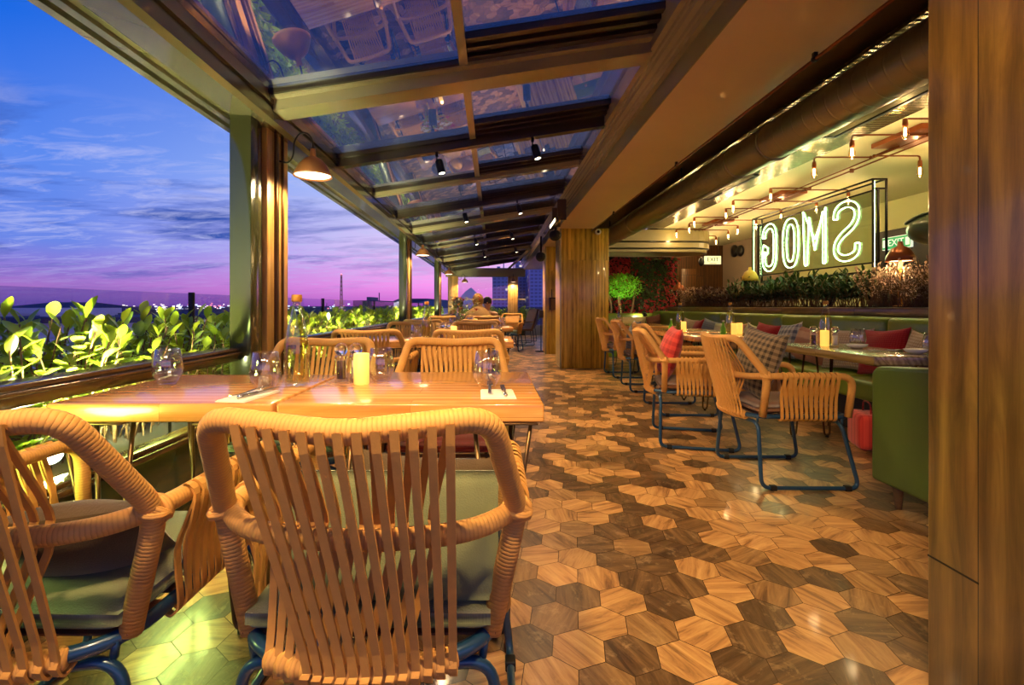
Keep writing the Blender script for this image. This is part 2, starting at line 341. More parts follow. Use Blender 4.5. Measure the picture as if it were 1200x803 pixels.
class MB:
    def __init__(s): s.v = []; s.f = []; s.uv = []; s.sm = []; s.mi = []; s.cur = 0; s.tone = []; s.tn = .5
    def add(s, vs, fs, uvs=None, smooth=True):
        o = len(s.v); s.v += [tuple(p) for p in vs]
        for k, f in enumerate(fs):
            s.f.append(tuple(o + i for i in f)); s.uv.append(uvs[k] if uvs else [(vs[i][0], vs[i][1]) for i in f]); s.sm.append(smooth); s.mi.append(s.cur); s.tone.append(s.tn)
        return s
    def box(s, x0, x1, y0, y1, z0, z1, bevel=0, seg=2):
        if bevel <= 0:
            vs = [(x, y, z) for z in (z0, z1) for y in (y0, y1) for x in (x0, x1)]
            return s.add(vs, [(0, 2, 3, 1), (4, 5, 7, 6), (0, 1, 5, 4), (2, 6, 7, 3), (0, 4, 6, 2), (1, 3, 7, 5)], None, False)
        bm = bmesh.new(); bmesh.ops.create_cube(bm, size=1)
        for v in bm.verts: v.co = Vector(((x0 + x1) / 2 + v.co.x * (x1 - x0), (y0 + y1) / 2 + v.co.y * (y1 - y0), (z0 + z1) / 2 + v.co.z * (z1 - z0)))
        bmesh.ops.bevel(bm, geom=bm.edges[:], offset=bevel, segments=seg, profile=.5, affect='EDGES')
        bm.verts.index_update(); s.add([v.co.copy() for v in bm.verts], [tuple(v.index for v in f.verts) for f in bm.faces], None, True); bm.free(); return s
    def tube(s, path, r, n=8, closed=False, cap=True, flat=None):
        P = [Vector(p) for p in path]; N = len(P)
        rr = r if isinstance(r, (list, tuple)) else [r] * N
        T = []
        for i in range(N):
            a = P[i - 1] if (i or closed) else P[i]; c = P[(i + 1) % N] if (i < N - 1 or closed) else P[i]
            d = c - a; T.append(d.normalized() if d.length > 1e-9 else Vector((0, 0, 1)))
        up = Vector((0, 0, 1)) if abs(T[0].z) < .9 else Vector((0, 1, 0))
        nrm = (up - T[0] * up.dot(T[0])).normalized(); vs = []; L = [0]
        for i in range(N):
            if i:
                nrm = (nrm - T[i] * nrm.dot(T[i])); nrm = nrm.normalized() if nrm.length > 1e-6 else T[i].orthogonal().normalized(); L.append(L[-1] + (P[i] - P[i - 1]).length)
            bn = T[i].cross(nrm)
            for k in range(n):
                a = 2 * math.pi * k / n; vs.append(P[i] + (nrm * math.cos(a) + bn * math.sin(a)) * rr[i])
        fs = []; uvs = []
        M_ = N if closed else N - 1
        for i in range(M_):
            j = (i + 1) % N; l0 = L[i]; l1 = L[i + 1] if i + 1 < N else L[i] + (P[0] - P[i]).length
            for k in range(n):
                k2 = (k + 1) % n
                fs.append((i * n + k, i * n + k2, j * n + k2, j * n + k)); uvs.append([(k / n, l0), ((k + 1) / n, l0), ((k + 1) / n, l1), (k / n, l1)])
        if cap and not closed:
            fs.append(tuple(range(n - 1, -1, -1))); uvs.append([(0, 0)] * n); fs.append(tuple((N - 1) * n + k for k in range(n))); uvs.append([(0, L[-1])] * n)
        return s.add(vs, fs, uvs, True)
    def lathe(s, prof, n=24, c=(0, 0, 0), axis=None, smooth=True):
        vs = []; fs = []; uvs = []
        for (r, z) in prof:
            for k in range(n):
                a = 2 * math.pi * k / n; vs.append(Vector((r * math.cos(a), r * math.sin(a), z)))
        if axis is not None:
            q = Vector((0, 0, 1)).rotation_difference(Vector(axis).normalized()); vs = [q @ v for v in vs]
        vs = [v + Vector(c) for v in vs]
        for i in range(len(prof) - 1):
            for k in range(n):
                k2 = (k + 1) % n; fs.append((i * n + k, i * n + k2, (i + 1) * n + k2, (i + 1) * n + k)); uvs.append([(k / n, prof[i][1]), ((k + 1) / n, prof[i][1]), ((k + 1) / n, prof[i + 1][1]), (k / n, prof[i + 1][1])])
        if prof[0][0] > 1e-5: fs.append(tuple(range(n - 1, -1, -1))); uvs.append([(0, 0)] * n)
        if prof[-1][0] > 1e-5: fs.append(tuple((len(prof) - 1) * n + k for k in range(n))); uvs.append([(0, 0)] * n)
        return s.add(vs, fs, uvs, smooth)
    def prism(s, poly, axis, a0, a1, smooth=False):
        """extrude a closed outline; axis 'y': poly=(x,z), 'x': (y,z), 'z': (x,y)"""
        f = {'y': lambda p, a: (p[0], a, p[1]), 'x': lambda p, a: (a, p[0], p[1]), 'z': lambda p, a: (p[0], p[1], a)}[axis]
        n = len(poly); vs = [f(p, a0) for p in poly] + [f(p, a1) for p in poly]
        fs = [tuple(range(n - 1, -1, -1)), tuple(range(n, 2 * n))] + [(i, (i + 1) % n, n + (i + 1) % n, n + i) for i in range(n)]
        return s.add(vs, fs, None, smooth)
    def ribbon(s, path, side, w, th):
        P = [Vector(p) for p in path]; vs = []; N = len(P); L = 0
        for i, p in enumerate(P):
            a = P[max(i - 1, 0)]; c = P[min(i + 1, N - 1)]; T = (c - a).normalized()
            sd = Vector(side); sd = (sd - T * sd.dot(T)).normalized(); nn = T.cross(sd)
            for (u, q) in ((-.5, -.5), (.5, -.5), (.5, .5), (-.5, .5)): vs.append(p + sd * w * u + nn * th * q)
        fs = []
        for i in range(N - 1):
            for k in range(4): fs.append((i * 4 + k, i * 4 + (k + 1) % 4, i * 4 + 4 + (k + 1) % 4, i * 4 + 4 + k))
        fs += [(3, 2, 1, 0), tuple((N - 1) * 4 + k for k in range(4))]
        return s.add(vs, fs, None, False)
    def leaf(s, base, d, up, L, W, bend=.25, nose=.5):
        d = Vector(d).normalized(); side = d.cross(Vector(up)); side = side.normalized() if side.length > 1e-4 else d.orthogonal().normalized(); nn = side.cross(d)
        b = Vector(base); vs = []
        for (u, w) in ((0, .06), (.3, .8), (nose + .12, 1), (.88, .55), (1, .02)):
            cpt = b + d * L * u - nn * L * bend * u * u
            vs += [cpt - side * W * w / 2 + nn * W * .12 * w, cpt, cpt + side * W * w / 2 + nn * W * .12 * w]
        fs = []
        for i in range(4):
            for k in range(2): a = i * 3 + k; fs.append((a, a + 1, a + 4, a + 3))
        return s.add(vs, fs, None, True)
    def ball(s, c, r, n=12, m=8, sc3=(1, 1, 1)):
        vs = []; fs = []
        for i in range(m + 1):
            th = math.pi * i / m
            for k in range(n):
                a = 2 * math.pi * k / n; vs.append((c[0] + r * sc3[0] * math.sin(th) * math.cos(a), c[1] + r * sc3[1] * math.sin(th) * math.sin(a), c[2] + r * sc3[2] * math.cos(th)))
        for i in range(m):
            for k in range(n): fs.append((i * n + k, (i + 1) * n + k, (i + 1) * n + (k + 1) % n, i * n + (k + 1) % n))
        return s.add(vs, fs, None, True)
    def mesh(s, name, mats):
        me = bpy.data.meshes.new(name); me.from_pydata(s.v, [], s.f)
        me.polygons.foreach_set('use_smooth', s.sm); me.polygons.foreach_set('material_index', s.mi)
        uvl = me.uv_layers.new(name='UVMap'); flat = [c for f in s.uv for p in f for c in (p[0], p[1])]; uvl.data.foreach_set('uv', flat)
        at = me.attributes.new('tone', 'FLOAT', 'FACE'); at.data.foreach_set('value', s.tone)
        for m_ in (mats if isinstance(mats, (list, tuple)) else [mats]): me.materials.append(M[m_])
        me.update()
        return me
    def build(s, name, mats, parent=None, loc=None, rot=None):
        o = bpy.data.objects.new(name, s.mesh(name, mats)); C.objects.link(o)
        if parent: o.parent = parent
        if loc: o.location = loc
        if rot: o.rotation_euler = rot
        return o
def tag(o, label=None, cat=None, group=None, kind=None):
    if label: o['label'] = label
    if cat: o['category'] = cat
    if group: o['group'] = group
    if kind: o['kind'] = kind
    return o
def empty(name, loc=(0, 0, 0), rz=0, label=None, cat=None, group=None):
    o = bpy.data.objects.new(name, None); C.objects.link(o); o.location = loc; o.rotation_euler = (0, 0, rz); o.empty_display_size = .05
    return tag(o, label, cat, group)
def struct(o): o['kind'] = 'structure'; return o
def copy_tree(o, parent=None, kids=None):
    if kids is None:
        kids = {}
        for q in bpy.data.objects:
            if q.parent: kids.setdefault(q.parent.name, []).append(q)
    c = o.copy(); C.objects.link(c)
    if parent: c.parent = parent
    for ch in kids.get(o.name, []): copy_tree(ch, c, kids)
    return c
USED = set()
def place(proto, loc, rz=0, label=None, group=None, rot=None):
    if proto.name in USED: o = copy_tree(proto)
    else: o = proto; USED.add(proto.name)
    o.location = loc; o.rotation_euler = rot if rot else (0, 0, rz)
    if label: o['label'] = label
    if group: o['group'] = group
    return o
def light(name, kind, loc, power, col, parent=None, rot=None, size=.05, spot=None, blend=.4):
    d = bpy.data.lights.new(name, kind); d.energy = power; d.color = col
    d.shadow_soft_size = size
    if spot: d.spot_size = R(spot); d.spot_blend = blend
    o = bpy.data.objects.new(name, d); C.objects.link(o); o.location = loc
    if rot: o.rotation_euler = rot
    if parent: o.parent = parent
    return o
def text_part(txt, size, mat_, parent, loc, rot, ext=.002, name='lettering'):
    cu = bpy.data.curves.new(name, 'FONT'); cu.body = txt; cu.size = size; cu.extrude = ext; cu.align_x = 'CENTER'; cu.align_y = 'CENTER'
    cu.materials.append(M[mat_]); tmp = bpy.data.objects.new(name, cu); C.objects.link(tmp); bpy.context.view_layer.update()
    me = bpy.data.meshes.new_from_object(tmp.evaluated_get(bpy.context.evaluated_depsgraph_get())); bpy.data.objects.remove(tmp); o = bpy.data.objects.new(name, me); C.objects.link(o); o.parent = parent; o.location = loc; o.rotation_euler = rot; return o
def at_px(px, py, Y): return ((px - CX) / FPX * Y, Y, H - (py - CY) / FPX * Y)
random.seed(7)
# ================================================================ SETTING
YF = 17.4                     # far glazed wall
# floor: hexagonal tiles turned about ten degrees against the aisle
def make_floor():
    w = .157; a = R(-9.5); o0 = Vector((.2066, 1.640)); ex = Vector((math.cos(a), math.sin(a))); ey = Vector((-math.sin(a), math.cos(a)))
    rad = w / math.sqrt(3); vs = []; fs = []; uv = []; tone = []; rnd = random.Random(11)
    for j in range(-30, 150):
        for i in range(-75, 75):
            c = o0 + ex * ((i + .5 * (j % 2)) * w) + ey * (j * w * math.sqrt(3) / 2)
            if not (-1.55 < c.x < 6.55 and -1.2 < c.y < YF + .1): continue
            b = len(vs); th = rnd.choice((0, 60, 120, 30, 90)) + rnd.uniform(-8, 8); ct, st = math.cos(R(th)), math.sin(R(th)); ox, oy = rnd.uniform(0, 50), rnd.uniform(0, 50)
            u_ = []
            for k in range(6):
                q = R(60 * k + 30); p = (ex * math.cos(q) + ey * math.sin(q)) * (rad * .985); vs.append((c.x + p.x, c.y + p.y, 0)); u_.append((ox + p.x * ct + p.y * st, oy - p.x * st + p.y * ct))
            fs.append(tuple(range(b, b + 6))); uv.append(u_)
            q = rnd.random(); tone.append(rnd.uniform(.8, 1) if q < .36 else rnd.uniform(.35, .6) if q < .52 else rnd.uniform(0, .2))
    mb = MB(); mb.add(vs, fs, uv, False); mb.tone = tone
    n = len(mb.f); mb.tn = 0; mb.cur = 1
    mb.add([(-1.56, -1.3, -.0015), (6.6, -1.3, -.0015), (6.6, YF + .1, -.0015), (-1.56, YF + .1, -.0015)], [(0, 1, 2, 3)], None, False)
    o = mb.build('floor', ['hex_tile', 'grout']); struct(o)
    struct(MB().box(-2.62, 6.6, -1.3, 18.6, -.25, -.004).build('floor_slab', 'concrete'))
make_floor()

# left parapet: low glossy wall, lower rail, glass, bronze top rail (one run between each pair of posts)
struct(MB().box(-1.56, -1.46, -1.2, YF, -.002, .40, .006).build('wall_left', 'parapet_green'))
POSTS = [(2.82, 3.32), (7.88, 8.38), (12.6, 13.1)]
runs = [(-1.2, 2.80), (3.34, 7.86), (8.40, 12.58), (13.12, YF - .2)]
for k, (a, b) in enumerate(runs):
    mb = MB(); 
    mb.box(-1.57, -1.45, a, b, .40, .425, .004).box(-1.55, -1.47, a, b, .425, .445, .004)
    mb.box(-1.545, -1.465, a, b, .735, .775, .005); mb.box(-1.575, -1.44, a, b, .775, .79, .004); mb.box(-1.56, -1.455, a, b, .79, .812, .006)
    struct(mb.build('window_rail', 'rail_bronze'))
    struct(MB().box(-1.512, -1.504, a, b, .445, .735).build('window_%d' % (k + 1), 'window_glass'))
# posts: aluminium track stack on the near side, wooden cladding beyond
for (a, b) in POSTS:
    mb = MB(); mb.box(-1.53, -1.405, a, a + .10, 0, 2.2, .004)
    for q in (.105, .135, .165): mb.box(-1.52, -1.395 - q * .2, a + q, a + q + .022, 0, 2.2, .003)
    struct(mb.build('window_frame', 'parapet_green'))
    mb = MB(); mb.box(-1.53, -1.40, a + .195, b, 0, 2.2, .006)
    struct(mb.build('wall_post', 'post_wood'))
    struct(MB().box(-1.41, -1.38, a + .29, a + .32, 0, 2.16, .004).box(-1.41, -1.385, a + .39, a + .405, 0, 2.16, .003).build('trim_1', 'bronze_steel'))

# roof: eave beam, sloping rafters, sliding glass, gutter, all along the terrace
def roof_z(x): return 2.317 + (x + 1.33) * .155
struct(MB().prism([(-1.683, 2.16), (-1.66, 2.14), (-1.62, 2.14), (-1.62, 2.17), (-1.59, 2.17), (-1.59, 2.145), (-1.55, 2.145), (-1.55, 2.165), (-1.52, 2.165), (-1.36, 2.155), (-1.33, 2.175), (-1.33, 2.24), (-1.345, 2.245), (-1.345, 2.262), (-1.325, 2.267), (-1.325, 2.40), (-1.70, 2.40), (-1.70, 2.2)], 'y', -1.2, YF + .2).build('roof_beam', 'eave_paint'))
def slanted_bar(mb, y0, y1, zlo, zhi, x0=-1.33, x1=.96):
    vs = []
    for x in (x0, x1):
        for (y, dz) in ((y0, zlo), (y1, zlo), (y1, zhi), (y0, zhi)): vs.append((x, y, roof_z(x) + dz))
    mb.add(vs, [(0, 1, 2, 3), (7, 6, 5, 4), (0, 4, 5, 1), (1, 5, 6, 2), (2, 6, 7, 3), (3, 7, 4, 0)], None, False); return mb
RAF = [-.85, .42, 1.68, 2.94, 4.19, 5.42, 6.66, 7.92, 9.17, 10.4, 11.65, 12.9, 14.1, 15.3, 16.5]
RAF = [-.80, 2.94, 4.19, 5.42, 6.66, 7.92, 9.17, 10.4, 11.65, 12.9, 14.1, 15.3, 16.5]
for k, y in enumerate(RAF):
    big = k in (0, 1, 5, 9)
    mb = MB()
    if big:
        slanted_bar(mb, y, y + .16, -.085, .05); slanted_bar(mb, y - .05, y, -.02, .03); struct(mb.build('roof_beam', 'taupe_paint'))
    elif k % 2 == 0:
        slanted_bar(mb, y - .03, y + .05, -.075, .04); struct(mb.build('roof_beam', 'taupe_dark'))
    else:
        slanted_bar(mb, y - .03, y + .06, -.05, .05); struct(mb.build('roof_beam', 'taupe_paint'))
    # dark sash rails of the stacked sliding panels on the upper half
    mb = MB()
    for q, (dy, dz) in enumerate(((-.10, .02), (-.17, .035), (-.24, .05))): slanted_bar(mb, y + dy - .025, y + dy + .025, dz - .03, dz + .012, -.17, .95)
    slanted_bar(mb, y - .07, y - .035, -.012, .02, -1.32, -.17)
    struct(mb.build('roof_frame', 'taupe_dark'))
for k in range(len(RAF)):
    y0 = RAF[k] + .05; y1 = (RAF[k + 1] - .03) if k + 1 < len(RAF) else YF
    for nm, xa, xb, dz in (('l', -1.325, -.16, .012), ('r', -.20, .95, .055)):
        vs = [(x, y, roof_z(x) + dz + t_) for t_ in (0, .008) for (x, y) in ((xa, y0), (xb, y0), (xb, y1), (xa, y1))]
        struct(MB().add(vs, [(3, 2, 1, 0), (4, 5, 6, 7), (0, 1, 5, 4), (1, 2, 6, 5), (2, 3, 7, 6), (3, 0, 4, 7)], None, False).build('roof_glazing', 'roof_glass'))
    mb = MB()
    vs = [(x, y, roof_z(x) + dz) for (x, dz) in ((-.20, -.015), (-.15, -.015), (-.15, .05), (-.20, .05)) for y in (y0, y1)]
    mb.add(vs, [(0, 2, 4, 6), (7, 5, 3, 1), (0, 1, 3, 2), (2, 3, 5, 4), (4, 5, 7, 6), (6, 7, 1, 0)], None, False)
    struct(mb.build('roof_frame', 'taupe_paint'))
struct(MB().prism([(.95, 2.78), (.95, 2.60), (.985, 2.60), (.985, 2.575), (1.0, 2.575), (1.0, 2.545), (1.035, 2.545), (1.035, 2.52), (1.05, 2.52), (1.05, 2.485), (1.09, 2.485), (1.09, 2.78)], 'y', -1.2, YF).build('roof_gutter_trim', 'taupe_paint'))
# plaster beam between terrace and hall, recess and ceilings of the hall
struct(MB().box(1.09, 1.72, -1.2, YF, 2.36, 2.9, .004).build('ceiling_beam', 'beam_plaster'))
struct(MB().box(1.083, 1.09, -1.2, YF, 2.361, 2.485).build('trim_2', 'beam_lip'))
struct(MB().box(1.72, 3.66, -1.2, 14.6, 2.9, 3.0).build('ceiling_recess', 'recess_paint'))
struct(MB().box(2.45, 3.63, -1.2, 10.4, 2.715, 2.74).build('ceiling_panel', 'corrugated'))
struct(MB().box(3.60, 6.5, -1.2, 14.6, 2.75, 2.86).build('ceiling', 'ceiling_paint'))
# walls of the hall
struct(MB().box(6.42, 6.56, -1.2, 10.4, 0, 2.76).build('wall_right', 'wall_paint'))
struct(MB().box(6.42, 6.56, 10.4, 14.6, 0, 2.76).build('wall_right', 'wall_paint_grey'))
struct(MB().box(1.6, 6.5, 13.6, 13.75, 0, 2.9).build('wall_back', 'dark_panel_wood'))
# soffit with a rounded end in front of the back wall
pl = [(1.9, 10.6), (4.35, 10.6)] + [(4.35 + .55 * math.sin(R(q)), 11.15 - .55 * math.cos(R(q))) for q in range(15, 180, 15)] + [(4.35, 11.7), (1.9, 11.7)]
struct(MB().prism(pl, 'z', 2.33, 2.44, False).prism([(x * .985 + .03, (y - 11.15) * .92 + 11.15) for x, y in pl], 'z', 2.24, 2.30, False).prism([(x, y) for x, y in pl], 'z', 2.48, 2.72, False).build('ceiling_soffit', 'beam_lip'))
# pillars
def pillar(x0, x1, y0, y1, z1, mat_):
    struct(MB().box(x0, x1, y0, y1, 0, z1, .006).build('pillar', mat_))
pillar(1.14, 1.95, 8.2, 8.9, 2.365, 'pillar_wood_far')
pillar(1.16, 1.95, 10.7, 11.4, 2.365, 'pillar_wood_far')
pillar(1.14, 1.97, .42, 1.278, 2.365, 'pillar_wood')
struct(MB().box(1.125, 1.15, 8.19, 8.215, 0, 2.36, .003).box(1.145, 1.17, 10.69, 10.715, 0, 2.36, .003).build('trim_3', 'taupe_paint'))
# joint across the first board of the near pillar
struct(MB().box(1.1385, 1.1402, 1.142, 1.275, .396, .400).build('trim_4', 'black_rubber'))
# far glazed wall of the terrace
mb = MB().box(-1.7, 1.15, YF, YF + .14, 2.10, 2.42, .01); struct(mb.build('wall_far', 'taupe_paint'))
struct(MB().box(-1.5, 1.15, YF, YF + .1, 0, .42, .005).build('wall_far', 'parapet_green'))
for x in (-1.62, .52): struct(MB().box(x, x + .36, YF - .06, YF + .12, 0, 2.12, .01).build('wall_post', 'post_wood'))
struct(MB().box(-1.3, 1.15, YF + .02, YF + .08, 1.28, 1.32).build('window_frame', 'taupe_paint'))
struct(MB().box(-1.3, 1.15, YF + .045, YF + .052, .42, 2.10).build('window_5', 'window_glass'))
# hip member running to the corner
struct(MB().tube([(.55, YF, 2.40), (.98, 12.9, 2.58)], .05, 4).build('roof_beam', 'taupe_paint'))
# dark opening in the right wall
struct(MB().box(6.36, 6.425, 6.9, 8.15, .0, 2.27).build('door_1', 'wall_dark'))

# ================================================================ OUTSIDE
struct(MB().box(-2.44, -2.36, -1.2, 18.4, -.05, .12).build('trim_5', 'concrete'))
for k, (a, b) in enumerate(((-1.1, .88), (.92, 3.85), (3.89, 6.83), (6.87, 9.78), (9.82, 12.7), (12.74, 15.6), (15.64, 18.4))):
    o = tag(MB().box(-2.406, -2.394, a, b, .12, 1.15).build('glass_balustrade', 'fence_glass'), 'clear glass balustrade panel behind the hedge, number %s from the near end' % ['one', 'two', 'three', 'four', 'five', 'six', 'seven'][k], 'glass balustrade', 'glass balustrade behind the hedge')
    if k: tag(MB().box(-2.42, -2.38, a - .035, a - .005, .12, 1.16, .004).build('balustrade_post', 'black_steel'), 'slim dark post joining glass balustrade panels %s and %s' % (['one', 'two', 'three', 'four', 'five', 'six', 'seven'][k - 1], ['one', 'two', 'three', 'four', 'five', 'six', 'seven'][k]), 'post', 'balustrade posts')
def shrub_mesh(seed, n, hgt, wx, wy, L, W, mat_, stemmat='bark', lean=.6):
    rnd = random.Random(seed); mb = MB(); st = MB()
    for q in range(n):
        bx, by = rnd.uniform(-wx, wx) * .6, rnd.uniform(-wy, wy) * .6; tx, ty = bx + rnd.uniform(-wx, wx) * lean, by + rnd.uniform(-wy, wy) * lean; h = hgt * rnd.uniform(.55, 1.0)
        P = [Vector((bx, by, 0)), Vector(((bx + tx) / 2, (by + ty) / 2, h * .55)), Vector((tx, ty, h))]; st.tube(spline(P, 3), .004, 4)
        m_ = int(7 + 5 * rnd.random())
        for k in range(m_):
            u = .30 + .70 * k / (m_ - 1); p = P[0].lerp(P[1], u * 2) if u < .5 else P[1].lerp(P[2], u * 2 - 1)
            az = k * 2.4 + rnd.uniform(-.5, .5); el = rnd.uniform(.15, .9) if u < .9 else rnd.uniform(.9, 1.4)
            d = Vector((math.cos(az) * math.cos(el), math.sin(az) * math.cos(el), math.sin(el))); mb.tn = rnd.random()
            mb.leaf(p, d, (0, 0, 1), L * rnd.uniform(.7, 1.1), W * rnd.uniform(.8, 1.1), rnd.uniform(.05, .3))
    return mb, st
def shrub_proto(name, seed, n, hgt, wx, wy, L, W, mat_, cat='shrub'):
    mb, st = shrub_mesh(seed, n, hgt, wx, wy, L, W, mat_)
    r = empty(name, (0, 0, 0), 0, 'shrub', cat); f = mb.build('foliage', mat_, r); f['kind'] = 'stuff'; st.build('stem', 'bark', r); return r
tag(MB().box(-2.30, -1.66, -1.1, 17.2, .0, .36, .01).box(-2.27, -1.69, -1.08, 17.18, .30, .365).build('planter', 'concrete'), 'long grey trough under the lit hedge outside the parapet', 'planter')
ZP = .36
hedge = [shrub_proto('laurel_shrub', 20 + k, 60, .68 - .03 * k, .27, .25, .108, .050, 'leaf_lime') for k in range(3)]
hy = -.3; k = 0; rnd = random.Random(5)
while hy < 17:
    seg = 'before the first window post' if hy < 2.9 else 'between the first and second window posts' if hy < 8 else 'between the second and third window posts' if hy < 12.7 else 'beyond the third window post'
    gap = 1.72 < hy < 1.95
    o = place(hedge[k % 3], (-1.98 + rnd.uniform(-.06, .06), hy, ZP), rnd.uniform(0, 6), 'lime green leafy laurel shrub in the hedge ' + seg, 'laurel shrubs ' + seg)
    s_ = rnd.uniform(.86, 1.0)
    if 1.35 < hy < 1.95: s_ *= .72
    o.scale = (1, 1, s_)
    hy += .34 + rnd.uniform(-.03, .05); k += 1
# hedge beyond the far wall
tag(MB().box(-1.4, 3.0, YF + .35, YF + .9, 0, .36, .01).build('planter', 'concrete'), 'grey trough under the hedge beyond the far glazing', 'planter')
for k in range(8):
    place(hedge[k % 3], (-1.2 + k * .38, YF + .62, ZP), k * 1.3, 'lime green shrub in the row beyond the far glazing', 'shrubs beyond the far glazing')
# garden floodlights: a housing with a bright lens on a spike, with its own lamp
def flood_at(loc, target, power, label, lens='track_glow', col=(1, 1, .5), ang=150, size=.04):
    r = empty('garden_floodlight', loc, 0, label, 'floodlight', 'garden floodlights in the hedge')
    d = (Vector(target) - Vector(loc)).normalized()
    MB().lathe([(.0, -.05), (.03, -.05), (.045, -.02), (.05, .02), (.046, .022), (.0, .0)], 16, (0, 0, 0), d).build('housing', 'black_plastic', r)
    MB().lathe([(.0, .0), (.042, .004), (.042, .008), (.0, .012)], 16, tuple(d * .014), d).build('lens', lens, r)
    MB().tube([(0, 0, -.02), (0, 0, ZP - loc[2] - .02)], .008, 6).build('spike', 'black_steel', r)
    light('flood_lamp', 'SPOT', tuple(d * .04), power, col, r, d.to_track_quat('-Z', 'Y').to_euler(), size, ang, .5)
    return r
flood_at((-1.76, 1.93, .47), (-1.2, 1.3, .42), POW_FLOOD * .6, 'bright floodlight glaring behind the parapet glass at the nearest table', 'flood_glow', (.9, 1, .4))
flood_at((-1.63, .95, .70), (-.75, 1.75, 0), POW_FLOOD * .48, 'added unseen floodlight throwing green light over the lower rail near the first table', 'track_glow', LIME, 120, .16)  # added out of view to stand in for green light off the leaves
flood_at((-1.63, 2.45, .69), (-1.0, 2.3, 0), POW_FLOOD * .35, 'added floodlight throwing green light on the floor before the first window post', 'track_glow', LIME, 120, .16)  # second added lamp, carries the green wash further along the floor
for y, lb in ((.35, 'garden floodlight low in the hedge nearest the lens'), (3.6, 'garden floodlight just beyond the first window post'), (4.9, 'garden floodlight a third of the way from first to second window post'), (2.0, 'garden floodlight aimed up at the hedge short of the first window post'), (6.3, 'garden floodlight midway between first and second window posts'), (8.7, 'garden floodlight just beyond the second window post'), (11.3, 'garden floodlight short of the third window post'), (14.6, 'garden floodlight near the far corner of the hedge')):
    flood_at((-1.64, y, .60), (-2.05, y + .35, .95), POW_FLOOD * 1.3, lb)
flood_at((-.2, YF + .42, .46), (.3, YF + .7, .8), POW_FLOOD * .6, 'garden floodlight under the shrubs beyond the far glazing')

# the city below
struct(MB().box(-1500, 1500, 19, 2600, -22, -21).build('ground', 'city_ground'))
def building(px0, px1, ytop, Y, depth, mat_, label, roof='flat', zb=-21, roofmat='city_roof', extra=True):
    x0 = (px0 - CX) / FPX * Y; x1 = (px1 - CX) / FPX * Y; zt = H - (ytop - CY) / FPX * Y
    r = empty('building', ((x0 + x1) / 2, Y + depth / 2, zb), 0, label, 'building', 'buildings beyond the terrace'); w = x1 - x0; h = zt - zb
    MB().box(-w / 2, w / 2, -depth / 2, depth / 2, 0, h).build('facade', mat_, r)
    if roof == 'flat':
        MB().box(-w / 2 - .02 * w, w / 2 + .02 * w, -depth / 2 - .3, depth / 2 + .3, h, h + .012 * Y).build('parapet', roofmat, r)
        if extra: MB().box(-w * .22, -w * .02, -depth * .2, depth * .2, h, h + .02 * Y).tube([(w * .2, 0, h), (w * .2, 0, h + .03 * Y)], .0012 * Y, 5).build('roof_hut', mat_, r)
    elif roof == 'hip':
        e = .05 * w; hh = .020 * Y
        vs = [(-w / 2 - e, -depth / 2 - e, h), (w / 2 + e, -depth / 2 - e, h), (w / 2 + e, depth / 2 + e, h), (-w / 2 - e, depth / 2 + e, h), (-w * .28, 0, h + hh), (w * .28, 0, h + hh)]
        MB().add(vs, [(0, 1, 5, 4), (1, 2, 5), (2, 3, 4, 5), (3, 0, 4), (3, 2, 1, 0)], None, False).build('hip_roof', roofmat, r)
    return r
building(-40, 60, 365, 45, 14, 'city_dark', 'dark hip-roofed house by the left edge of the view', 'hip')
building(-30, 72, 368, 40, 6, 'city_pale', 'pale low annex in front of the hip-roofed house', 'flat', -21, 'city_pale', False)
building(-60, 138, 379, 28, 9, 'city_pale', 'long pale flat roof behind the nearest hedge')
building(110, 300, 374, 60, 16, 'city_dark', 'wide dark block between the pale roof and the first window post')
building(176, 214, 376, 52, 8, 'city_pale', 'small grey house standing before the wide dark block', 'hip')
building(150, 176, 388, 30, 7, 'block_facade', 'white fronted house with lit windows under the hedge leaves')
building(226, 268, 372, 90, 20, 'block_facade', 'brownish block with lit windows beside the first window post')
building(330, 380, 372, 110, 20, 'city_dark', 'dark low block right of the water bottle')
building(415, 441, 359, 60, 10, 'city_dark', 'dark square block with a roof hut by the mast')
building(470, 520, 361, 120, 60, 'city_pale', 'pale long hall beneath the dark arched roof', 'hip')
building(577, 597, 322, 150, 20, 'tower_facade', 'tall blue residential tower left of the far corner post')
building(604, 622, 300, 170, 22, 'tower_facade', 'tall blue tower just right of the far corner post')
building(621, 642, 306, 150, 22, 'tower_facade', 'tall blue tower beside the second pillar')
building(560, 660, 367, 110, 20, 'city_dark', 'dark low block at the foot of the towers', 'flat', -21, 'city_roof', False)
# exhibition hall with a dark arched roof and a lit white end
r = empty('arched_hall', (0, 0, 0), 0, 'dark arched roof hall with a bright lit end on the skyline', 'building')
Yh = 200; f = lambda px, py: ((px - CX) / FPX * Yh, H - (py - CY) / FPX * Yh)
MB().prism([f(450, 361), f(458, 354), f(468, 350), f(500, 350), f(516, 351), f(509, 360), f(450, 363)], 'y', Yh, Yh + 60).build('arched_roof', 'city_roof', r)
MB().prism([f(452, 362), f(458, 356), f(470, 353), f(474, 356), f(474, 361), f(452, 363)], 'y', Yh - 1, Yh - .1).build('lit_gable', 'hall_white', r)
MB().prism([f(456, 360), f(459, 357), f(461, 357), f(459, 360)], 'y', Yh - 1.4, Yh - 1.1).build('red_sign', 'city_light_red', r)
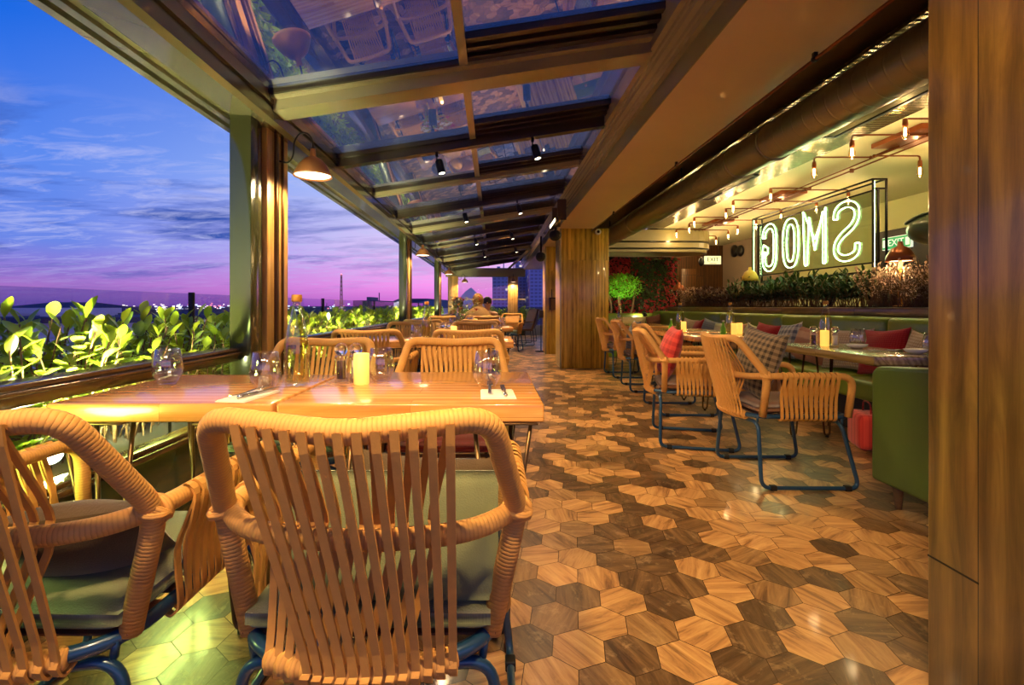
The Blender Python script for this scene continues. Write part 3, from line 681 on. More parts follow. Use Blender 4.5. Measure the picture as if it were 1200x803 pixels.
# lattice mast
Ym = 240; mx, mz = (400 - CX) / FPX * Ym, H - (322 - CY) / FPX * Ym
r = empty('mast', (mx, Ym, -21), 0, 'thin red lattice mast rising over the skyline', 'mast')
mb = MB()
for s1 in (-1, 1):
    for s2 in (-1, 1): mb.tube([(s1 * .9, s2 * .9, 0), (s1 * .25, s2 * .25, mz + 21)], .12, 4)
for q in range(18): z = q * (mz + 21) / 18; k_ = .9 - .65 * q / 18; mb.tube([(-k_, -k_, z), (k_, k_, z + 1.2)], .08, 4).tube([(k_, -k_, z), (-k_, k_, z + 1.2)], .08, 4)
mb.build('lattice', 'city_light_red' if False else 'terracotta', r); MB().ball((0, 0, mz + 21.2), .35).build('beacon', 'city_light_red', r)
# mountain-like cloud bank far off
struct(MB().add([((px - CX) / FPX * 2400, 2400 + d, H - (py - CY) / FPX * 2400) for d in (0, 260) for (px, py) in ((528, 362), (538, 350), (545, 342), (549, 339), (552, 337), (556, 341), (562, 346), (572, 354), (584, 362))],
    [tuple(range(8, -1, -1)), tuple(range(9, 18))] + [(i, i + 1, i + 10, i + 9) for i in range(8)], None, False).build('mountain', 'city_haze' if 'city_haze' in M else 'city_pale'))
# the lights of the city
mbs = MB(); rnd = random.Random(3)
for q in range(1100):
    Y = rnd.uniform(500, 1400); px = rnd.uniform(-30, 700); 
    if rnd.random() < .5: px = rnd.gauss(290, 110)
    x = (px - CX) / FPX * Y; z = -21 + rnd.uniform(0, 22) * Y / 1000; s_ = Y * .0015 * rnd.uniform(.4, 1.3); mbs.cur = rnd.choice((0, 0, 1, 2, 2))
    mbs.box(x - s_, x + s_, Y - s_, Y + s_, z - s_ * .7, z + s_ * .7)
tag(mbs.build('city_lights', ['city_light', 'city_light_red', 'city_light_white']), 'countless tiny lights of the distant city along the horizon', 'city lights', None, 'stuff')
mbs = MB()
for q in range(260):
    Y = rnd.uniform(400, 1300); px = rnd.uniform(-30, 700); x = (px - CX) / FPX * Y; w = Y * rnd.uniform(.006, .016); mbs.box(x - w, x + w, Y, Y + w, -21, -21 + rnd.uniform(2, 13) * Y / 900)
tag(mbs.build('distant_rooftops', 'city_dark'), 'mass of dark distant rooftops along the horizon', 'rooftops', None, 'stuff')
# ================================================================ LAMPS OF THE TERRACE
def wall_lamp():
    """origin on the wall plate, arm reaching along +x"""
    r = empty('wall_lamp', (0, 0, 0), 0, 'x', 'wall lamp')
    MB().lathe([(0, 0), (.055, 0), (.055, .018), (.048, .026), (0, .026)], 20, (0, 0, 0), (1, 0, 0)).build('wall_plate', 'post_wood', r)
    path = spline([(.02, 0, .0), (.09, 0, -.012), (.125, 0, .03), (.135, 0, .12), (.17, 0, .175), (.22, 0, .175), (.25, 0, .13), (.255, 0, .06)], 6)
    MB().tube(path, .006, 8).build('swan_neck_arm', 'black_steel', r)
    s = MB().lathe([(.016, .075), (.02, .03), (.028, .02), (.05, .01), (.088, -.03), (.116, -.085), (.122, -.105), (.119, -.105), (.112, -.083), (.084, -.03), (.045, .005), (0, .012)], 28, (.255, 0, 0)).build('lamp_shade', 'terracotta', r)
    MB().lathe([(0, -.098), (.10, -.098), (.112, -.095), (.08, -.08), (0, -.06)], 24, (.255, 0, 0)).build('glowing_diffuser', 'lamp_glow', r)
    light('lamp_light', 'SPOT', (.255, 0, -.115), POW_WALL, WARM, r, (0, 0, 0), .07, 165, .3)
    return r
wl = wall_lamp()
place(wl, (-1.43, 3.17, 2.0), 0, 'terracotta dome wall lamp on a swan neck arm on the first window post', 'wall lamps')
place(wl, (-1.43, 8.12, 2.0), 0, 'dome wall lamp on the second window post', 'wall lamps')
place(wl, (-1.43, 12.9, 2.0), 0, 'dome wall lamp on the third window post', 'wall lamps')
place(wl, (-1.26, 17.2, 2.0), 0, 'dome wall lamp on the wooden post in the far left corner', 'wall lamps')
place(wl, (.70, 17.34, 2.0), R(-90), 'dome wall lamp on the wooden post in the middle of the far wall', 'wall lamps')
# one more behind the lens, on the post there: lights the near table
def track_spot():
    r = empty('track_spotlight', (0, 0, 0), 0, 'x', 'spotlight')
    MB().box(-.012, .012, -.012, .012, -.035, .0, .002).tube([(0, 0, -.03), (0, 0, -.07), (.02, 0, -.09)], .006, 6).build('bracket', 'black_steel', r)
    d = Vector((.25, -.2, -1)).normalized(); c = Vector((.02, 0, -.085))
    MB().lathe([(0, 0), (.030, 0), (.034, .01), (.034, .125), (.030, .13), (.029, .11), (0, .108)], 18, c - d * .02, d).build('housing', 'black_plastic', r)
    MB().lathe([(0, 0), (.026, 0), (.026, .004), (0, .006)], 16, c + d * .096, d).build('lens', 'track_glow', r)
    light('spot_lamp', 'SPOT', tuple(c + d * .125), POW_TRACK, (1, .66, .32), r, d.to_track_quat('-Z', 'Y').to_euler(), .03, 95, .6)
    return r
ts = track_spot()
def on_rafter(px, Y): x = (px - CX) / FPX * Y; return (x, Y, roof_z(x) - .075)
for px, Y, lb in ((512, 4.19, 'black cylinder spotlight left of centre on the nearest dark rafter'), (624, 4.19, 'black cylinder spotlight right of centre on the nearest dark rafter'),
        (543, 6.66, 'black spotlight left of centre on the second dark rafter'), (606, 6.66, 'black spotlight right of centre on the second dark rafter'),
        (556, 9.17, 'black spotlight left of centre on the third dark rafter'), (598, 9.17, 'black spotlight right of centre on the third dark rafter'),
        (566, 11.65, 'black spotlight left of centre on the fourth dark rafter'), (603, 11.65, 'black spotlight right of centre on the fourth dark rafter')):
    place(ts, on_rafter(px, Y), 0, lb, 'spotlights under the rafters')
# the same kind on the nearest roof beam, above and behind the lens, aimed at the near tables and the floor
near = []
for (x, y, tgt, pw, sp) in ((-.55, .30, (-.15, 1.5, .5), POW_NEAR, 80), (.35, .25, (.75, 1.8, 0), POW_NEAR * 1.3, 84), (-1.05, .30, (-.95, 1.2, .5), POW_NEAR * .55, 80)):
    r = empty('ceiling_spotlight', (x, y, roof_z(x) - .02), 0, 'black spotlight hung from the roof frame aimed at the nearest table', 'spotlight', 'spotlights over the near table')
    d = (Vector(tgt) - Vector((x, y, 2.3))).normalized()
    MB().tube([(0, 0, .03), (0, 0, -.06)], .006, 6).lathe([(0, 0), (.034, .01), (.034, .125), (.029, .11), (0, .108)], 18, Vector((0, 0, -.07)) - d * .03, d).build('housing', 'black_plastic', r)
    MB().lathe([(0, 0), (.026, 0), (.026, .004), (0, .006)], 16, Vector((0, 0, -.07)) + d * .085, d).build('lens', 'track_glow', r)
    light('spot_lamp', 'SPOT', tuple(Vector((0, 0, -.07)) + d * .12), pw, (1, .66, .30), r, d.to_track_quat('-Z', 'Y').to_euler(), .07, sp, .5)

# ================================================================ CHAIRS
def D(path, r=.05, n=5): return bez_fillet(path, r, n)
def chair_meshes():
    P = {}
    # rope-wound back hoop
    P['back_hoop'] = (MB().tube(bez_fillet([(-.236, -.2, .41), (-.288, -.2, .65), (-.236, -.35, .865), (0, -.40, .85), (.236, -.35, .865), (.288, -.2, .65), (.236, -.2, .41)], .05, 6), .0215, 12), 'rope')
    P['arm_rail'] = (MB().tube(bez_fillet([(-.265, .27, .415), (-.288, .285, .65), (-.288, -.2, .65), (-.20, -.275, .638), (0, -.30, .632), (.20, -.275, .638), (.288, -.2, .65), (.288, .285, .65), (.265, .27, .415)], .075, 6), .0195, 12), 'rope')
    for s, nm in ((-1, '_a'), (1, '_b')):
        k = MB()
        for a in (-.5, .15, .8): k.lathe([(.024, -.008), (.030, -.006), (.030, .006), (.024, .008)], 12, (s * .288, -.2 + a * .012, .65), (s * .3, .35 + a, 1 - a))
        P['joint_wrap' + nm] = (k, 'rope')
    # woven straps of the back: two crossing layers
    b = MB(); N = 13; zt, zb = .862, .405
    def ptop(u): return Vector((u, -.40 + .05 * (abs(u) / .248) ** 1.6, .852 + .012 * (abs(u) / .248) ** 1.6))
    def pbot(u): return Vector((u, -.305 + .075 * (abs(u) / .24) ** 2, .405))
    def pmid(u): return Vector((u, -.30 + .09 * (abs(u) / .297) ** 1.8, .634))
    for i in range(N):
        u = -1 + 2 * i / (N - 1)
        for lay in (-1, 1):
            ut = u * .168; ub = u * .128 + lay * .040; um = ut * .5 + ub * .5
            T = ptop(ut + lay * .004); B = pbot(ub); Mi = pmid(um)
            off = -.026 if lay > 0 else .020
            pth = [T + Vector((0, -.008, -.006)), T + Vector((0, -.014 if lay > 0 else .004, -.03))] + ([] if lay > 0 else [Mi + Vector((0, off, .04)), Mi + Vector((0, off, 0)), Mi + Vector((0, off, -.04))]) + [B + Vector((0, -.026 if lay > 0 else .004, .05)), B + Vector((0, -.024 if lay > 0 else -.010, .0)), B + Vector((0, -.008, -.024)), B + Vector((0, .016, -.016))]
            b.ribbon(spline(pth, 3), (1, 0, 0), .0145, .005)
    P['back_weave'] = (b, 'strap')
    # lower roll where the straps turn round the seat tube
    pts = [pbot(-.175 + .35 * i / 24) for i in range(25)]; rad = [.0185 + .004 * abs(math.sin(i * math.pi / 24 * 13)) for i in range(25)]
    pts2 = [pbot(-.172 + .344 * i / 104) for i in range(105)]; rad2 = [.0165 + .0065 * abs(math.sin(i * math.pi / 104 * 14)) for i in range(105)]
    P['lower_roll'] = (MB().tube(pts2, rad2, 10), 'rope')
    for s, nm in ((-1, 'a'), (1, 'b')):
        w = MB(); n2 = 11
        for i in range(n2):
            y = -.115 + .30 * i / (n2 - 1)
            for lay in (-1, 1):
                x = s * .293; xb = s * .256; yb = y * .92 + lay * .014 + .01
                pth = [(x - s * .018, y, .645), (x, y, .672), (x + s * .021, y, .65), (x + s * (.014 if lay > 0 else .004), y, .60), ((x + xb) / 2 + s * (.010 if lay > 0 else -.004), (y + yb) / 2, .53), (xb + s * .018, yb, .44), (xb + s * .018, yb, .405), (xb, yb, .388), (xb - s * .014, yb, .40)]
                w.ribbon(spline(pth, 3), (0, 1, 0), .0165, .005)
        P['arm_weave_' + nm] = (w, 'strap')
    seat = bez_fillet([(-.25, .28, .41), (-.245, -.19, .41), (-.18, -.262, .407), (0, -.303, .405), (.18, -.262, .407), (.245, -.19, .41), (.25, .28, .41)], .06, 6, True)
    P['seat_frame'] = (MB().tube(seat, .0145, 10, True), 'blue_steel')
    sling = MB()
    for i in range(7): y = -.2 + .07 * i; sling.ribbon([(-.245, y, .418), (0, y, .414), (.245, y, .418)], (0, 1, 0), .04, .004)
    P['seat_sling'] = (sling, 'strap_dark')
    for s, nm in ((-1, 'a'), (1, 'b')):
        path = bez_fillet([(0, -.262, .365), (s * .235, -.225, .375), (s * .29, -.235, .014), (s * .29, .315, .014), (s * .25, .24, .375), (0, .255, .372)], .055, 7)
        P['sled_leg_' + nm] = (MB().tube(path, .0115, 10), 'blue_steel')
        g = MB()
        for y in (-.17, .25): g.box(s * .29 - .015, s * .29 + .015, y - .018, y + .018, .0, .030, .004)
        P['glide_' + nm] = (g, 'black_rubber')
    P['spacer'] = (MB().tube([(-.22, -.222, .375), (-.225, -.222, .41)], .008, 6).tube([(.22, -.222, .375), (.225, -.222, .41)], .008, 6).tube([(-.25, .245, .37), (-.25, .245, .41)], .008, 6).tube([(.25, .245, .37), (.25, .245, .41)], .008, 6), 'blue_steel')
    return {k: v[0].mesh(k.replace('_a', '').replace('_b', '') if k[-2:] in ('_a', '_b') else k, v[1]) for k, v in P.items()}
CM = chair_meshes()
def cushion_mb(w, d, h, z0):
    mb = MB(); n = 14; vs = []; uv = []
    def sx(u): return math.copysign(abs(u) ** 1.0, u)
    for side in (1, -1):
        base = len(vs)
        for i in range(n + 1):
            for j in range(n + 1):
                u = -1 + 2 * i / n; v = -1 + 2 * j / n; e = max(0, 1 - abs(u) ** 6) ** .5 * max(0, 1 - abs(v) ** 6) ** .5
                e = min(1, e); vs.append((u * w / 2, v * d / 2, z0 + h / 2 + side * (h * .18 + h * .36 * e)))
    fs = []
    for sd in (0, 1):
        for i in range(n):
            for j in range(n):
                a = sd * (n + 1) ** 2 + i * (n + 1) + j; q = (a, a + n + 1, a + n + 2, a + 1); fs.append(q if sd == 0 else q[::-1])
    K = (n + 1) ** 2; ring = [i * (n + 1) for i in range(n + 1)] + [n * (n + 1) + j for j in range(1, n + 1)] + [i * (n + 1) + n for i in range(n - 1, -1, -1)] + [j for j in range(n - 1, 0, -1)]
    for q in range(len(ring)): a, c = ring[q], ring[(q + 1) % len(ring)]; fs.append((a, c, c + K, a + K))
    mb.add(vs, fs, [[(vs[i][0], vs[i][1]) for i in f] for f in fs], True)
    return mb
def ring_piping(w, d, z, r=.005):
    return MB().tube(bez_fillet([(-w / 2, -d / 2, z), (w / 2, -d / 2, z), (w / 2, d / 2, z), (-w / 2, d / 2, z)], .03, 4, True), r, 6, True)
CUSH = {c: cushion_mb(.47, .46, .062, .420).mesh('seat_cushion', c) for c in ('cushion_grey', 'cushion_red', 'cushion_brown')}
PIPE = {c: ring_piping(.47, .46, .440).mesh('piping', c) for c in CUSH}
BACKPAD = cushion_mb(.42, .24, .05, 0).mesh('back_pad', 'cushion_grey')
FULL = ['back_hoop', 'arm_rail', 'joint_wrap_a', 'joint_wrap_b', 'back_weave', 'lower_roll', 'arm_weave_a', 'arm_weave_b', 'seat_frame', 'seat_sling', 'sled_leg_a', 'sled_leg_b', 'spacer']
def chair(loc, rz, label, group, cush='cushion_grey', backpad=False):
    r = empty('dining_armchair', loc, rz, label, 'chair', group)
    for k in FULL:
        nm = k[:-2] if k[-2:] in ('_a', '_b') else k
        o = bpy.data.objects.new(nm, CM[k]); C.objects.link(o); o.parent = r
        if k.startswith('sled_leg'): g = bpy.data.objects.new('rubber_glide', CM['glide_' + k[-1]]); C.objects.link(g); g.parent = o
    c = bpy.data.objects.new('seat_cushion', CUSH[cush]); C.objects.link(c); c.parent = r
    p = bpy.data.objects.new('piping', PIPE[cush]); C.objects.link(p); p.parent = c
    if backpad: q = bpy.data.objects.new('back_pad', BACKPAD); C.objects.link(q); q.parent = r; q.location = (.04, -.15, .585); q.rotation_euler = (R(76), 0, 0)
    return r
GL, GR = 'rope armchairs along the window tables', 'rope armchairs facing the green banquette'
chair((-.24, 1.16, 0), 0, 'rope-wound armchair in the foreground centre, back to us, at the nearest table', GL, 'cushion_grey', True)
chair((-.945, 1.16, 0), R(-1), 'rope-wound armchair cut by the left edge, at the nearest table by the parapet', GL)
chair((-.215, 2.28, 0), R(180), 'armchair with red seat facing us across the nearest table, aisle side', GL, 'cushion_red')
chair((-.90, 2.28, 0), R(180), 'armchair facing us across the nearest table, behind the tall water bottle', GL)
chair((-.19, 3.96, 0), 0, 'armchair back to us at the aisle end of the second table', GL)
chair((-.95, 3.96, 0), R(1), 'armchair back to us at the window end of the second table', GL)
chair((-.20, 5.10, 0), R(180), 'armchair on the far side of the second table, aisle end', GL, 'cushion_brown')
chair((-.92, 5.10, 0), R(180), 'armchair on the far side of the second table, window end', GL, 'cushion_brown')
chair((-.17, 6.68, 0), 0, 'armchair back to us at the aisle end of the third table', GL)
chair((-.92, 6.68, 0), 0, 'armchair back to us at the window end of the third table', GL)
chair((-.10, 7.92, 0), R(180), 'armchair on the far side of the third table, aisle end', GL)
chair((-.85, 7.92, 0), R(180), 'armchair on the far side of the third table, window end', GL)
chair((-.25, 9.25, 0), 0, 'armchair with the headscarfed person sitting in it', GL)
chair((-.80, 9.35, 0), R(-20), 'armchair with the dark haired person sitting in it', GL)
chair((-.15, 10.75, 0), R(180), 'armchair on the far side of the fourth table, aisle end', GL, 'cushion_brown')
chair((.38, 11.6, 0), R(165), 'pale armchair standing past the fourth table near the corner post', GL)
chair((1.77, 3.06, 0), R(-91), 'rope armchair with a dark gingham pillow, nearest one on the banquette side', GR, 'cushion_brown')
chair((1.53, 3.83, 0), R(-103), 'rope armchair with a red checked pillow, pulled out into the aisle', GR, 'cushion_brown')
chair((1.84, 4.92, 0), R(-92), 'rope armchair behind the red checked pillow chair', GR, 'cushion_brown')
chair((1.92, 6.18, 0), R(-94), 'rope armchair with a grey and blue pillow, second from the garden wall', GR, 'cushion_brown')
chair((1.98, 7.36, 0), R(-90), 'rope armchair right behind the big pillar, nearest the garden wall', GR, 'cushion_brown')

# ================================================================ PILLOWS
def pillow_mesh(w, h, t, mat_, seed=0):
    mb = MB(); n = 18; vs = []; rnd = random.Random(seed); ph = rnd.uniform(0, 6)
    for side in (1, -1):
        for i in range(n + 1):
            for j in range(n + 1):
                u = -1 + 2 * i / n; v = -1 + 2 * j / n; e = (max(0, 1 - u * u) ** .55) * (max(0, 1 - v * v) ** .55)
                px = u * (1 - .10 * (1 - v * v) ** .8 * abs(u)) ; pz = v * (1 - .12 * (1 - u * u) ** .8 * abs(v))
                wr = .10 * math.sin(5 * u + 3 * v + ph) * (1 - e) * e * 2
                vs.append((px * w / 2, side * t / 2 * (e + wr), pz * h / 2))
    fs = []
    for sd in (0, 1):
        for i in range(n):
            for j in range(n):
                a = sd * (n + 1) ** 2 + i * (n + 1) + j; q = (a, a + n + 1, a + n + 2, a + 1); fs.append(q[::-1] if sd == 0 else q)
    mb.add(vs, fs, [[(vs[i][0], vs[i][2]) for i in f] for f in fs], True); return mb
def pillow(loc, rot, w, h, t, mat_, label, group=None, seed=0):
    o = pillow_mesh(w, h, t, mat_, seed).build('throw_pillow', mat_, None, loc, rot); return tag(o, label, 'pillow', group)
GP = 'pillows on the rope armchairs'; GB = 'pillows along the banquette'
pillow((-.86, 1.03, .56), (R(48), 0, R(20)), .30, .26, .13, 'pillow_brown', 'brown pillow lying in the armchair cut by the left edge', GP, 1)
pillow((-.16, 1.09, .60), (R(-14), R(4), 0), .34, .24, .11, 'pillow_brown', 'brown pillow leaning in the foreground centre armchair', GP, 2)
pillow((1.655, 3.06, .70), (R(-16), R(7), R(-86)), .42, .44, .15, 'pillow_gingham', 'dark gingham pillow in the nearest banquette-side armchair', GP, 3)
pillow((1.40, 3.86, .69), (R(-16), R(3), R(-100)), .42, .42, .15, 'pillow_redcheck', 'red checked pillow in the armchair pulled into the aisle', GP, 4)
pillow((1.78, 6.18, .68), (R(-16), 0, R(-94)), .40, .40, .14, 'pillow_grey', 'grey blue pillow in the armchair before the garden wall', GP, 5)
pillow((1.84, 7.36, .68), (R(-16), 0, R(-90)), .40, .40, .14, 'pillow_stripe', 'pinkish striped pillow in the armchair behind the big pillar', GP, 6)
XB = 3.27
for k, (px, w, h, mt, lb) in enumerate((
        (1083, .46, .40, 'pillow_beige', 'cream knitted banquette pillow half hidden by the near pillar'), (1032, .47, .42, 'pillow_red', 'red knitted banquette pillow, biggest in view'), (992, .50, .40, 'pillow_beige', 'cream knitted banquette pillow left of the biggest red one'),
        (948, .44, .38, 'pillow_stripe', 'pink striped banquette pillow behind the nearest candle'), (923, .50, .42, 'pillow_bluecheck', 'blue and white checked banquette pillow'), (896, .44, .40, 'pillow_red', 'red banquette pillow left of the blue checked one'),
        (879, .44, .38, 'pillow_green', 'pale green striped banquette pillow left of the second red one'), (864, .44, .38, 'pillow_peach', 'peach banquette pillow between the pale green one and the second bottle'), (846, .42, .38, 'pillow_green', 'pale green banquette pillow behind the second bottle'),
        (832, .50, .40, 'pillow_grey', 'grey banquette pillow left of the second bottle'), (818, .50, .40, 'pillow_red', 'small looking red banquette pillow, farthest of the red ones'), (806, .48, .40, 'pillow_beige', 'beige banquette pillow beside the third bottle'))):
    Y = XB * FPX / (px - CX); pillow((XB + .015 * (k % 2), Y, .46 + h / 2 - .008), (R(14), R((-6, 5, 3, -8, 6, -4)[k % 6]), R(90 + (-8, 4, 9, 12, -7, 6)[k % 6])), w, h, .15, mt, lb, GB, 20 + k)
pillow((2.82, 9.95, .67), (R(-14), 0, R(180)), .62, .36, .16, 'pillow_cream', 'wide cream pillow facing us on the far return of the banquette', GB, 40)
pillow((3.25, 9.80, .68), (R(-10), R(12), R(200)), .42, .42, .15, 'pillow_dark', 'dark striped pillow in the far corner of the banquette', GB, 41)

# ================================================================ TABLES
def hairpin_mesh():
    p1 = bez_fillet([(-.09, 0, 0), (-.02, 0, -.675), (.02, 0, -.675), (.03, .0, 0)], .03, 5); p2 = [(.09, .06, 0), (.012, .006, -.60)]
    return MB().tube(p1, .0075, 8).tube(p2, .0065, 8).box(-.11, .11, -.03, .08, -.006, .0, .002)
HP = hairpin_mesh().mesh('leg', 'bronze_steel'); FT = MB().lathe([(0, 0), (.012, 0), (.012, .016), (0, .018)], 12, (0, 0, -.69)).mesh('foot', 'black_rubber')
def table(name, x0, x1, y0, y1, mat_, label, group, th=.058, rz=0, z=.75, bev=.007):
    cx, cy = (x0 + x1) / 2, (y0 + y1) / 2; w, d = x1 - x0, y1 - y0
    r = empty(name, (cx, cy, 0), rz, label, 'table', group)
    MB().box(-w / 2, w / 2, -d / 2, d / 2, z - th, z, bev, 3).build('tabletop', mat_, r)
    for sx in (-1, 1):
        for sy in (-1, 1):
            l = bpy.data.objects.new('leg', HP); C.objects.link(l); l.parent = r; l.location = (sx * (w / 2 - .13), sy * (d / 2 - .07), z - th); l.scale = (sx, sy, 1)
            f_ = bpy.data.objects.new('foot', FT); C.objects.link(f_); f_.parent = l
    return r
GT = 'light wood tables along the window'; GQ = 'wooden tables along the banquette'
table('dining_table', -.668, .157, 1.495, 2.22, 'table_wood', 'nearest light wood table on the aisle side, glossy and orange', GT)
table('dining_table', -1.37, -.676, 1.488, 2.12, 'table_wood', 'nearest light wood table by the parapet, with one tumbler', GT, .058, 0, .752)
table('dining_table', -.66, .175, 4.17, 4.88, 'table_wood', 'second table from us on the window side, aisle half', GT)
table('dining_table', -1.37, -.668, 4.17, 4.88, 'table_wood', 'second table from us on the window side, window half', GT)
table('dining_table', -.56, .28, 6.86, 7.55, 'table_wood', 'third table from us on the window side, aisle half', GT)
table('dining_table', -1.30, -.568, 6.86, 7.55, 'table_wood', 'third table from us on the window side, window half', GT)
table('dining_table', -1.0, .20, 9.60, 10.3, 'table_wood', 'fourth table on the window side, where people sit', GT)
table('dining_table', -.1, .75, 12.3, 13.0, 'table_wood', 'last small table before the far corner post', GT)
table('dining_table', 2.27, 2.80, 2.90, 3.96, 'table_wood_dark', 'nearest table at the banquette, long with an orange end', GQ, .056)
table('dining_table', 1.98, 2.80, 4.78, 5.45, 'table_wood', 'second table at the banquette, with bottle and candles', GQ, .05)
table('dining_table', 1.98, 2.80, 5.62, 6.60, 'table_wood', 'third table at the banquette, with a small green bottle', GQ, .05)
table('dining_table', 2.0, 2.80, 7.4, 8.6, 'table_wood', 'farthest table at the banquette, before the garden wall', GQ, .05)

# ================================================================ TABLEWARE
def tumbler():
    r = MB().lathe([(0, .0), (.026, .0), (.031, .004), (.050, .040), (.0535, .060), (.050, .085), (.041, .134), (.0395, .1345), (.0385, .134), (.048, .085), (.0513, .060), (.0478, .042), (.028, .013), (0, .011)], 28)
    return tag(r.build('tumbler', 'tumbler_glass'), 'x', 'glass')
def bottle():
    r = empty('water_bottle', (0, 0, 0), 0, 'x', 'bottle')
    MB().lathe([(0, .004), (.030, .0), (.043, .004), (.0455, .012), (.0455, .11), (.043, .16), (.034, .215), (.022, .265), (.015, .295), (.0145, .312), (.016, .314), (.016, .320), (0, .320)], 32).build('bottle_body', 'bottle_glass', r)
    MB().lathe([(0, .0165), (.030, .0125), (.0419, .0165), (.0419, .11), (.0395, .158), (.0305, .213), (.0225, .245), (0, .245)], 32).build('water_fill', 'water', r)
    MB().lathe([(0, .3145), (.0175, .3145), (.019, .318), (.019, .336), (.017, .341), (0, .341)], 20).build('bottle_cap', 'cork', r)
    return r
def mill(fill, lab):
    r = empty('spice_mill', (0, 0, 0), 0, lab, 'mill')
    MB().lathe([(0, .0), (.024, .0), (.026, .004), (.0225, .03), (.0225, .085), (.025, .098), (.023, .104), (0, .104)], 20).build('glass_body', 'tumbler_glass', r)
    MB().lathe([(0, .012), (.0165, .012), (.0165, .082), (0, .082)], 16).build('filling', fill, r)
    MB().ball((0, 0, .128), .0255, 18, 12).build('ball_head', 'crystal', r)
    return r
def candle():
    r = empty('candle_holder', (0, 0, 0), 0, 'x', 'candle')
    MB().lathe([(0, 0), (.026, 0), (.029, .004), (.029, .118), (.026, .119), (.0255, .012), (0, .012)], 22).build('frosted_glass', 'frosted_candle', r)
    MB().lathe([(0, .013), (.021, .013), (.021, .034), (0, .036)], 18).build('tealight', 'candle_glow', r)
    MB().lathe([(0, .038), (.004, .045), (.005, .052), (.002, .064), (0, .070)], 10).build('flame', 'candle_flame', r)
    light('candle_light', 'POINT', (0, 0, .13), .25, (1, .6, .2), r, None, .02)
    return r
def fork():
    r = MB(); r.ribbon(spline([(0, -.095, .008), (0, -.04, .004), (0, .03, .010), (0, .05, .010)], 4), (1, 0, 0), .010, .003); r.ribbon([(0, .045, .010), (0, .06, .010), (0, .068, .010)], (1, 0, 0), .022, .002)
    for k in range(4): r.ribbon([(-.009 + .006 * k, .066, .010), (-.009 + .006 * k, .105, .008)], (1, 0, 0), .0035, .0018)
    return tag(r.build('fork', 'chrome'), 'x', 'fork')
def knife():
    r = MB(); r.tube([(0, -.11, .006), (0, -.02, .006)], [.0065, .005], 8); r.ribbon([(0, -.02, .006), (.001, .05, .006), (.003, .10, .006)], (1, 0, 0), .015, .0015); return tag(r.build('knife', 'chrome'), 'x', 'knife')
tum, bot, pep, slt, cnd, frk, knf = tumbler(), bottle(), mill('pepper', 'x'), mill('salt', 'x'), candle(), fork(), knife()
Z = .7505
for (x, y, lb) in ((-1.245, 1.86, 'stemless tumbler alone on the parapet side of the nearest table'), (-.812, 1.735, 'stemless tumbler left of the tall water bottle on the nearest table'), (-.445, 1.93, 'stemless tumbler right of the candle on the nearest table'), (-.022, 1.80, 'stemless tumbler beside the napkin at the aisle end of the nearest table')):
    place(tum, (x, y, Z + (.002 if x < -.68 else 0)), 0, lb, 'tumblers on the nearest table')
place(bot, (-.735, 1.82, Z + .002), 0, 'tall gold-capped water bottle on the nearest table', 'water bottles on window tables')
place(pep, (-.603, 1.93, Z), 0, 'pepper mill with glass ball head on the nearest table', 'mills')
place(slt, (-.550, 1.95, Z), 0, 'salt mill with glass ball head on the nearest table', 'mills')
place(cnd, (-.505, 1.865, Z), 0, 'glowing candle glass next to the mills on the nearest table', 'candles')
def napkin(x, y, w, d, rz, lb, g='napkins', z=Z):
    return tag(MB().box(-w / 2, w / 2, -d / 2, d / 2, 0, .003, .001).box(-w / 2 + .003, w / 2 - .004, -d / 2 + .004, d / 2 - .002, .0032, .006, .001).build('napkin', 'paper_white', None, (x, y, z), (0, 0, rz)), lb, 'napkin', g)
napkin(.015, 1.645, .115, .16, R(2), 'white folded napkin at the aisle end of the nearest table')
place(frk, (-.012, 1.70, Z + .0065), 0, 'steel fork on the napkin at the aisle end of the nearest table', 'cutlery'); place(knf, (.035, 1.68, Z + .0065), R(3), 'steel knife on the napkin at the aisle end of the nearest table', 'cutlery')
napkin(-.80, 1.60, .10, .20, R(-8), 'white folded napkin left of the table joint on the nearest table', 'napkins', Z + .002)
place(frk, (-.812, 1.63, Z + .0085), R(-12), 'steel fork on the napkin left of the nearest table joint', 'cutlery'); place(knf, (-.778, 1.63, Z + .0085), R(-10), 'steel knife on the napkin left of the nearest table joint', 'cutlery')
for t_, y0, nm in ((2, 4.17, 'second'), (3, 6.86, 'third')):
    dx = .1 * (t_ - 2)
    place(bot, (-.60 + dx, y0 + .22, Z), 0, 'gold-capped water bottle on the %s window table' % nm, 'water bottles on window tables')
    place(cnd, (-.36 + dx, y0 + .26, Z), 0, 'candle glass on the %s window table' % nm, 'candles')
    place(pep, (-.47 + dx, y0 + .28, Z), 0, 'pepper mill on the %s window table' % nm, 'mills'); place(slt, (-.42 + dx, y0 + .30, Z), 0, 'salt mill on the %s window table' % nm, 'mills')
    place(tum, (-.69 + dx, y0 + .2, Z), 0, 'tumbler by the bottle on the %s window table' % nm, 'tumblers on farther tables'); place(tum, (.03 + dx, y0 + .24, Z), 0, 'tumbler at the aisle end of the %s window table' % nm, 'tumblers on farther tables')
    napkin(.08 + dx, y0 + .12, .10, .14, 0, 'white napkin at the aisle end of the %s window table' % nm)
place(bot, (-.52, 9.75, Z), 0, 'water bottle on the table where people sit', 'water bottles on window tables'); place(tum, (-.1, 9.8, Z), 0, 'tumbler on the table where people sit', 'tumblers on farther tables')
